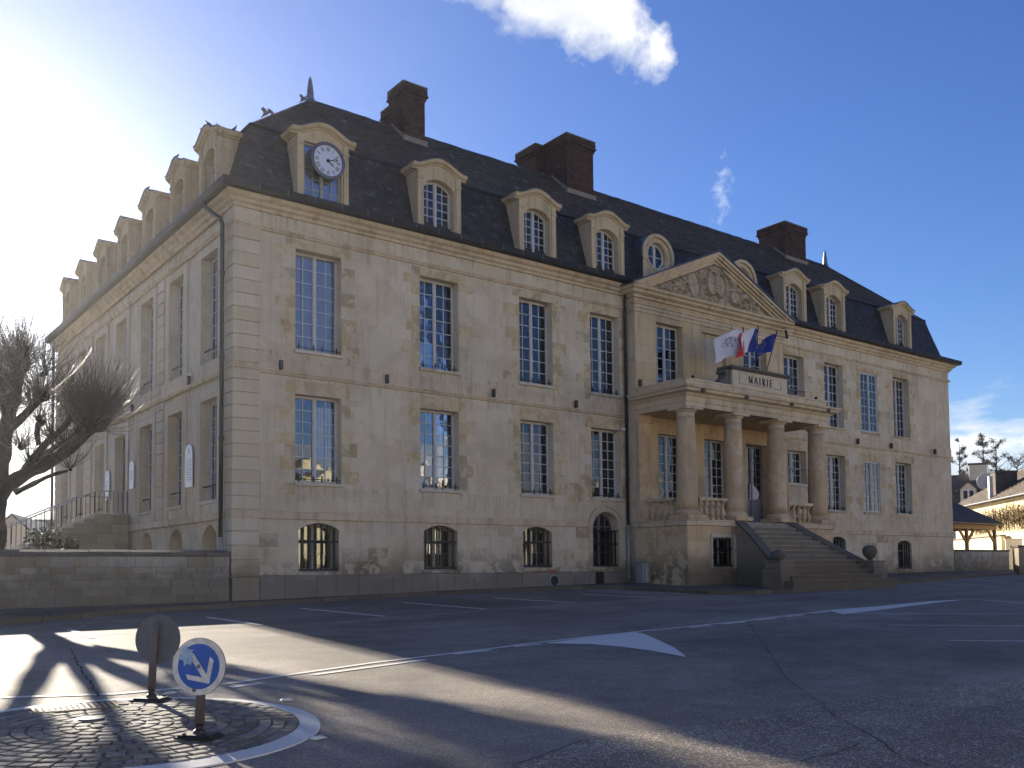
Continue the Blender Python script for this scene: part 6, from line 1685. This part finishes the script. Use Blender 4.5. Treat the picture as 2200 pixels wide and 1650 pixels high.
hr = b.build('roof', M_tilef, hb, recalc=False)
b = MB(); b.box(.2, 1.9, 2.7, 3.5, 8.5, 10.6); b.build('chimney', M_cream, hr); b = MB(); b.box(.1, 2.0, 2.6, 3.6, 10.601, 10.8); b.build('chimney_cap', M_tilef, hr)
b = MB(); b.box(-.75, .75, -.1, 2.2, 6.6, 7.9); b.add([(-.75, -.1, 7.9), (.75, -.1, 7.9), (0, -.1, 8.6)], [(0, 1, 2)]); dmo = b.build('dormer', M_cream, hb)
b = MB()
for s_ in (-1, 1): b.prism([(s_*1.05, -.35, 7.68), (0, -.35, 8.7), (0, -.35, 8.86), (s_*1.1, -.35, 7.80)], (0, 3.2, 0))
b.build('dormer_roof', M_tilef, dmo); b = MB(); b.box(-.6, .6, -.16, -.101, 6.8, 7.85); b.build('window', M_rim, dmo)
for x in (-.28, .28): b = MB(); b.box(x-.19, x+.19, -.175, -.161, 6.92, 7.72); b.build('pane', M_dark, dmo)
Pd = atd(2120, 1034, 78); ds = empty('satellite_dish', tuple(Pd), radians(-75), 'white satellite dish on a short mast above the tiled roof', 'satellite dish')
b = MB(); b.lathe([(0, 0), (.25, -.015), (.5, -.06), (.72, -.15), (.735, -.145), (.5, -.045), (0, .012)], (0, 0, 0), 24, 'y'); b.build('dish', M_dish, ds, smooth=True); b = MB(); b.tube([(0, .05, -.0), (.2, .2, -1.9)], .05, 8); b.tube([(0, -.1, -.6), (0, -.75, 0)], .02, 6); b.build('mast', M_zinc, ds)
Pc = atd(2142, 1040, 70); c_ = empty('chimney_stack', (Pc.x, Pc.y, 5.6), radians(-40), 'white striped flue and dark chimney stack beside the satellite dish', 'chimney')
b = MB(); b.box(-.1, 1.5, 0, .8, 0, 2.3); b.build('stack', M_tilef, c_); b = MB(); b.box(-.62, -.36, -.13, .13, 0, 2.0); b.build('flue', M_dish, c_); b = MB(); b.box(-.15, 1.55, -.05, .85, 2.301, 2.42); b.build('chimney_cap', M_coping, c_)
# trees above the roofs
def airy_tree(px, py_top, py_base, D, wpx, label, seed, crown_w=1.0, grp='slender trees above the roofs', bare=False):
    random.seed(seed); B = atd(px, py_base, D); T = atd(px, py_top, D); B.z = .9; H_ = T.z-B.z; W = wpx*D/CF/2
    t = empty('slender_tree', tuple(B), 0, label, 'tree', grp); g = MB(); lf = MB()
    g.tube([(0, 0, 0), (.15*W, 0, H_*.4), (-.1*W, 0, H_*.7), (0, 0, H_*.95)], [.32, .22, .13, .02], 6)
    n = 30
    for k in range(n):
        z = H_*(.50+.47*random.random()); a = random.uniform(0, 2*pi); rad = W*(1.0-.55*((z/H_-.50)/.50)**1.6)*random.uniform(.35, 1.1)
        p0 = Vector((0, 0, z)); e = Vector((cos(a)*rad, sin(a)*rad, z+rad*random.uniform(.2, .9))); g.tube([p0, (p0+e)/2+Vector((0, 0, -.1)), e], [.06, .04, .012], 4, cap=False)
        if bare:
            for _ in range(16):
                q = p0+(e-p0)*random.uniform(.3, 1); d = Vector((random.gauss(0, 1), random.gauss(0, 1), random.gauss(.5, 1))).normalized(); g.tube([q, q+d*random.uniform(.5, 1.3)], [.018, .004], 3, cap=False)
        else:
            for _ in range(3):
                q = p0+(e-p0)*random.uniform(.35, 1.05); leaf_cloud(lf, q, (W*.26, W*.26, W*.22), 34, .12, .9, .7)
    g.build('trunk', M_bark, t)
    if lf.v: lf.build('crown', M_leaf, t, recalc=False)
    return t
airy_tree(2066, 940, 1100, 130, 46, 'leftmost and smallest of the slender dark trees, above the far house', 3)
airy_tree(2118, 931, 1120, 128, 64, 'tallest slender dark tree, between the other two above the roofs', 4)
airy_tree(2146, 936, 1130, 124, 58, 'slender dark tree right of the tallest one', 5)
airy_tree(2190, 978, 1120, 120, 100, 'bare grey spreading tree above the yellow house roof', 6, grp='bare trees above the yellow house', bare=True)
airy_tree(2085, 1000, 1120, 135, 70, 'low bare tree filling the gap behind the far house', 7, grp='bare trees above the yellow house', bare=True)
airy_tree(2155, 1010, 1120, 132, 90, 'low bare tree behind the chimney stack and dish', 9, grp='bare trees above the yellow house', bare=True)

# ================================================================== houses across the square (behind the camera; seen mirrored in the panes, they throw warm light back)
random.seed(2)
opp = [(-26, 12, 10, 5.8, 3.8, 'pale gabled house across the square at the far left, mirrored in the panes'), (-9, 13, 11, 6.4, 4.2, 'cream house with steep brown roof across the square, mirrored in the first panes'), (8, 14, 11, 6.0, 4.6, 'wide cream house across the square opposite the main steps'),
       (26, 15, 11, 6.8, 4.2, 'tall cream house across the square right of the main steps'), (45, 16, 11, 6.2, 4.4, 'cream house across the square opposite the end of the hall'), (66, 17, 11, 6.6, 4.4, 'last cream house across the square, farthest right')]
for x, w, d, h, rh, lb in opp:
    wins = [('f', a, b, 1.0, 1.5) for a in (-w*.3, 0, w*.3) for b in (1.0, 3.7)]
    o = gable_house('square_house', (x, -44-abs(x)*.06, -.8), pi, w, d, h, rh, M_yellow if int(w) % 2 else M_cream, M_tilef, lb, .3, wins=wins, chim=(w*.25, d*.5, .9), group='houses across the square')

# ================================================================== SMALL THINGS
# flags
def flag(px_pole, label, cols, w, h, pole_top, pole_bot, seed, fly=(-.85, .25), droop=.55, emblem=None, stars=False):
    T, B = Vector(pole_top), Vector(pole_bot)
    f = empty('flag', tuple(B), 0, label, 'flag', 'flags above the entrance'); T = T-B
    g = MB(); g.tube([(0, 0, 0), T], [.02, .014], 8); g.lathe([(.0, -.02), (.028, 0), (.03, .03), (.0, .12)], T, 8); g.build('pole', M_iron, f)
    up = T.normalized(); rnd = random.Random(seed); nx, nz = 24, 14; F = Vector((fly[0], fly[1], 0)).normalized()
    def S(u, v):   # u along the fly, v down the hoist
        base = T*.985-up*v*h
        d = F*u*w*(.96)+Vector((0, 0, -droop*w*u*u*(1.0-.25*v)))
        wv = .085*sin(u*8+v*2.5+seed)*min(1, u*3)+.03*sin(u*17+v*4)
        n = F.cross(Vector((0, 0, 1)))
        return base+d+n*wv*w+Vector((0, 0, .03*sin(u*9+v*5)*u))
    for ci, (m, u0, u1) in enumerate(cols):
        g = MB(); a = int(u0*nx+.5); b = int(u1*nx+.5); vs = [S(i/nx, j/nz) for j in range(nz+1) for i in range(a, b+1)]; k = b-a+1
        g.add(vs, [(j*k+i, j*k+i+1, (j+1)*k+i+1, (j+1)*k+i) for j in range(nz) for i in range(k-1)]); g.build('cloth', m, f, smooth=True, recalc=False)
    if emblem or stars:
        n = F.cross(Vector((0, 0, 1))); items = []
        if stars: items = [(M_fy, .5+.26*cos(t)*h/w, .5+.30*sin(t), .035) for t in [2*pi*k/12 for k in range(12)]]
        else:
            for _ in range(75):
                t = rnd.uniform(0, 2*pi); q = rnd.random()**.5; items.append((rnd.choice((M_fg, M_fg, M_fb, M_fb, M_letter, M_blueworn)), .50+.17*q*cos(t), .42+.25*q*sin(t), rnd.uniform(.012, .032)))
            for a, b, r in ((.5, .44, .075), (.46, .36, .05), (.54, .52, .05)): items.append((M_blueworn, a, b, r))
        byM = {}
        for m, u, v, r in items: byM.setdefault(m.name, (m, []))[1].append((u, v, r))
        for m, L in byM.values():
            g = MB()
            for u, v, r in L:
                c = S(u, v); eu = (S(min(1, u+.02), v)-c).normalized(); ev = (S(u, min(1, v+.02))-c).normalized(); nn = eu.cross(ev).normalized(); nk = 10 if stars else 7
                for s in (.009, -.009):
                    pts = [c+nn*s+(eu*cos(2*pi*k/nk)+ev*sin(2*pi*k/nk))*r*((1 if k % 2 == 0 else .42) if stars else rnd.uniform(.6, 1.2)) for k in range(nk)]
                    g.add(pts, [tuple(range(nk))])
            g.build('star' if stars else 'emblem', m, f, recalc=False)
    return f
flag(0, 'white town flag with a small coat of arms, leftmost above the inscription', [(M_fw, 0, 1)], 1.55, 1.02, (18.25, -2.42, 9.72), (18.02, -2.60, 8.13), 1, (-.95, .1), .42, True)
flag(0, 'blue white and red tricolour flag between the two others', [(M_fb, 0, .34), (M_fw, .34, .66), (M_fr, .66, 1)], 1.50, .98, (19.12, -2.42, 9.88), (18.62, -2.60, 8.13), 2, (-.80, -.1), .42)
flag(0, 'dark blue flag with a ring of yellow stars, hanging furled at the right', [(M_fb, 0, 1)], 1.30, .90, (20.23, -2.42, 9.86), (19.25, -2.60, 8.13), 3, (-.70, .1), .85, None, True)

# pigeons on the first side dormer, its neighbour and the hip
def pigeon(P, heading, m, label, sc=1.0, up=.35, grp='pigeons on the roof', wings=False):
    o = empty('pigeon', tuple(P), heading, label, 'pigeon', grp); sc *= .66; heading = (-.66 if (P[0]*37+P[1]*11) % 1 < .62 else 2.48)+.35*sin(P[0]*91+P[1]*7); o.rotation_euler = (0, 0, heading); o.scale = (sc, sc, sc)
    g = MB(); d = Vector((cos(up), 0, sin(up)))
    ax = [(-.20, .012, -.055), (-.13, .022, -.01), (-.08, .045, .05), (-.02, .068, .09), (.05, .070, .125), (.10, .050, .165), (.125, .032, .205), (.135, .030, .235), (.155, .027, .25), (.18, .008, .245), (.20, .003, .24)]
    g.tube([(x, 0, z+.06) for x, r, z in ax], [r for x, r, z in ax], 10); b = g.build('body', m, o, smooth=True)
    for s in (-1, 1):
        g = MB()
        if wings: g.prism([(.06, s*.05, .17), (-.06, s*.05, .16), (-.16, s*.12, .28), (-.07, s*.16, .34), (.03, s*.10, .27)], (.006, .0, .004))
        else: g.prism([(.06, s*.066, .17), (.0, s*.07, .19), (-.12, s*.04, .08), (-.24, s*.015, -.02), (-.10, s*.06, .03), (.03, s*.07, .07)], (0, s*.006, 0))
        g.build('wing', m, b)
        g = MB(); g.tube([(.01, s*.025, .09), (.015, s*.025, 0)], .005, 5); g.build('leg', M_red, b)
dtop = lambda u, off=0.0: (-0.05-off, u, 13.88)
pigeon((.05, 2.10, 13.83), 3.7, M_pigeon, 'tall upright grey pigeon on the crest of the nearest side dormer')
pigeon((.55, 1.55, 13.60), -.5, M_pigeon, 'grey pigeon on the dormer return nearest the roof corner')
pigeon((.22, 1.80, 13.75), 1.2, M_pigeon, 'small pigeon half hidden behind the nearest dormer crest', .7)
pigeon((-.02, 2.42, 13.73), 2.6, M_pigeonw, 'white pigeon left of the crest of the nearest side dormer', .95)
pigeon((.12, 2.62, 13.64), 1.0, M_pigeonw, 'pale pigeon with raised head beside the white one', .9)
pigeon((-.03, 2.78, 13.56), 3.3, M_pigeon, 'dark pigeon leaning off the left shoulder of the dormer', .95)
pigeon((-.03, 2.94, 13.54), 3.4, M_pigeonw, 'whitish pigeon on the cornice end of the nearest side dormer', .95)
pigeon((-.03, 4.85, 13.82), 3.6, M_pigeon, 'lone pigeon on the crest of the second side dormer')
def hip(t): return (.75+(RI-.75)*t, .75+(RI-.75)*t, 13.64+(RZ-13.6)*t)
pigeon(hip(.22), 3.9, M_pigeon, 'pigeon landing on the roof hip with lifted wings', 1.15, wings=True); pigeon(hip(.30), .8, M_pigeon, 'pigeon on the roof hip beside the landing one', 1.05)
pigeon(hip(.86), .6, M_pigeon, 'pigeon perched on the hip just below the first finial', 1.05, wings=True)
pigeon((-.03, 7.75, 13.83), .6, M_pigeon, 'small pigeon on the third side dormer', .8)

# plaques on the side wall
def plaque(u, z0, w, h, label, lines, d=.05):
    o = empty('plaque', tuple(FL.P(u, d, z0)), -pi/2, label, 'plaque'); g = MB()
    n = 10; a = [(-w/2, 0), (w/2, 0), (w/2, h*.78)]+[(w/2*cos(pi*k/2/n)**.8 if k < n else 0, h*.78+h*.22*sin(pi*k/2/n)) for k in range(1, n+1)]
    a += [(-x, z) for x, z in a[::-1][1:]][:-2]+[(-w/2, h*.78)]
    g.prism([(x, 0, z) for x, z in a], (0, -.03, 0)); g.build('panel', M_plaque, o, recalc=True)
    rnd = random.Random(int(u*10)); L = MB(); z = h*.62
    for k in range(lines):
        x = -w*.36+rnd.uniform(0, .08)
        while x < w*.34:
            ww = rnd.uniform(.03, .09); L.box(x, x+ww, -.033, -.0305, z, z+.022); x += ww+.022
        z -= h*.058
    L.build('lettering', M_ink, o)
    g = MB(); g.box(-.02, .02, -.034, -.0305, h*.78, h*.92); g.box(-.05, .05, -.034, -.0305, h*.84, h*.87); g.build('emblem', M_ink, o)
plaque(3.42, 3.52, .62, 1.25, 'tall pale pointed information plaque between the first two side windows', 9)
plaque(9.22, 3.9, .5, .95, 'small pale plaque above the side steps landing', 6)
plaque(12.3, 3.7, .5, 1.1, 'pale plaque beyond the side door, behind the branches', 6)
# grey utility box by the downpipe
ub = empty('utility_box', (14.02, -1.25, zf(14.0)-.04), 0, 'low grey half round utility box standing by the white pipe', 'utility box')
g = MB(); g.box(-.18, .0, -.18, .18, 0, .72); g.box(.0, .19, -.18, .18, 0, .72); g.build('cabinet', M_pvc, ub, bevel=.03)
g = MB(); g.box(-.012, .012, -.20, -.181, .02, .70); g.build('seam_strip', M_dish, ub); g = MB(); g.box(-.20, .21, -.20, .20, .721, .75); g.build('lid', M_pvc, ub, bevel=.01)

for o in bpy.data.objects:      # tidy: nothing to simulate, all static
    if o.type == 'MESH' and o.parent is None and 'label' not in o and 'kind' not in o: pass

# thin haze added in place of lens glare: one even box round everything
hz = MB(); hz.box(-320, 340, -320, 340, -3.2, 26.0)
hm = bpy.data.materials.new('glare_haze'); hm.use_nodes = True; ht = hm.node_tree; ht.nodes.clear()
pv = ht.nodes.new('ShaderNodeVolumePrincipled'); pv.inputs['Color'].default_value = (.93, .93, .97, 1); pv.inputs['Density'].default_value = 0.00022; pv.inputs['Anisotropy'].default_value = 0.72
ho = ht.nodes.new('ShaderNodeOutputMaterial'); ht.links.new(pv.outputs[0], ho.inputs['Volume'])
hzo = hz.build('haze', hm); hzo['kind'] = 'stuff'; hzo['label'] = 'thin added haze standing in for lens glare towards the low sun'
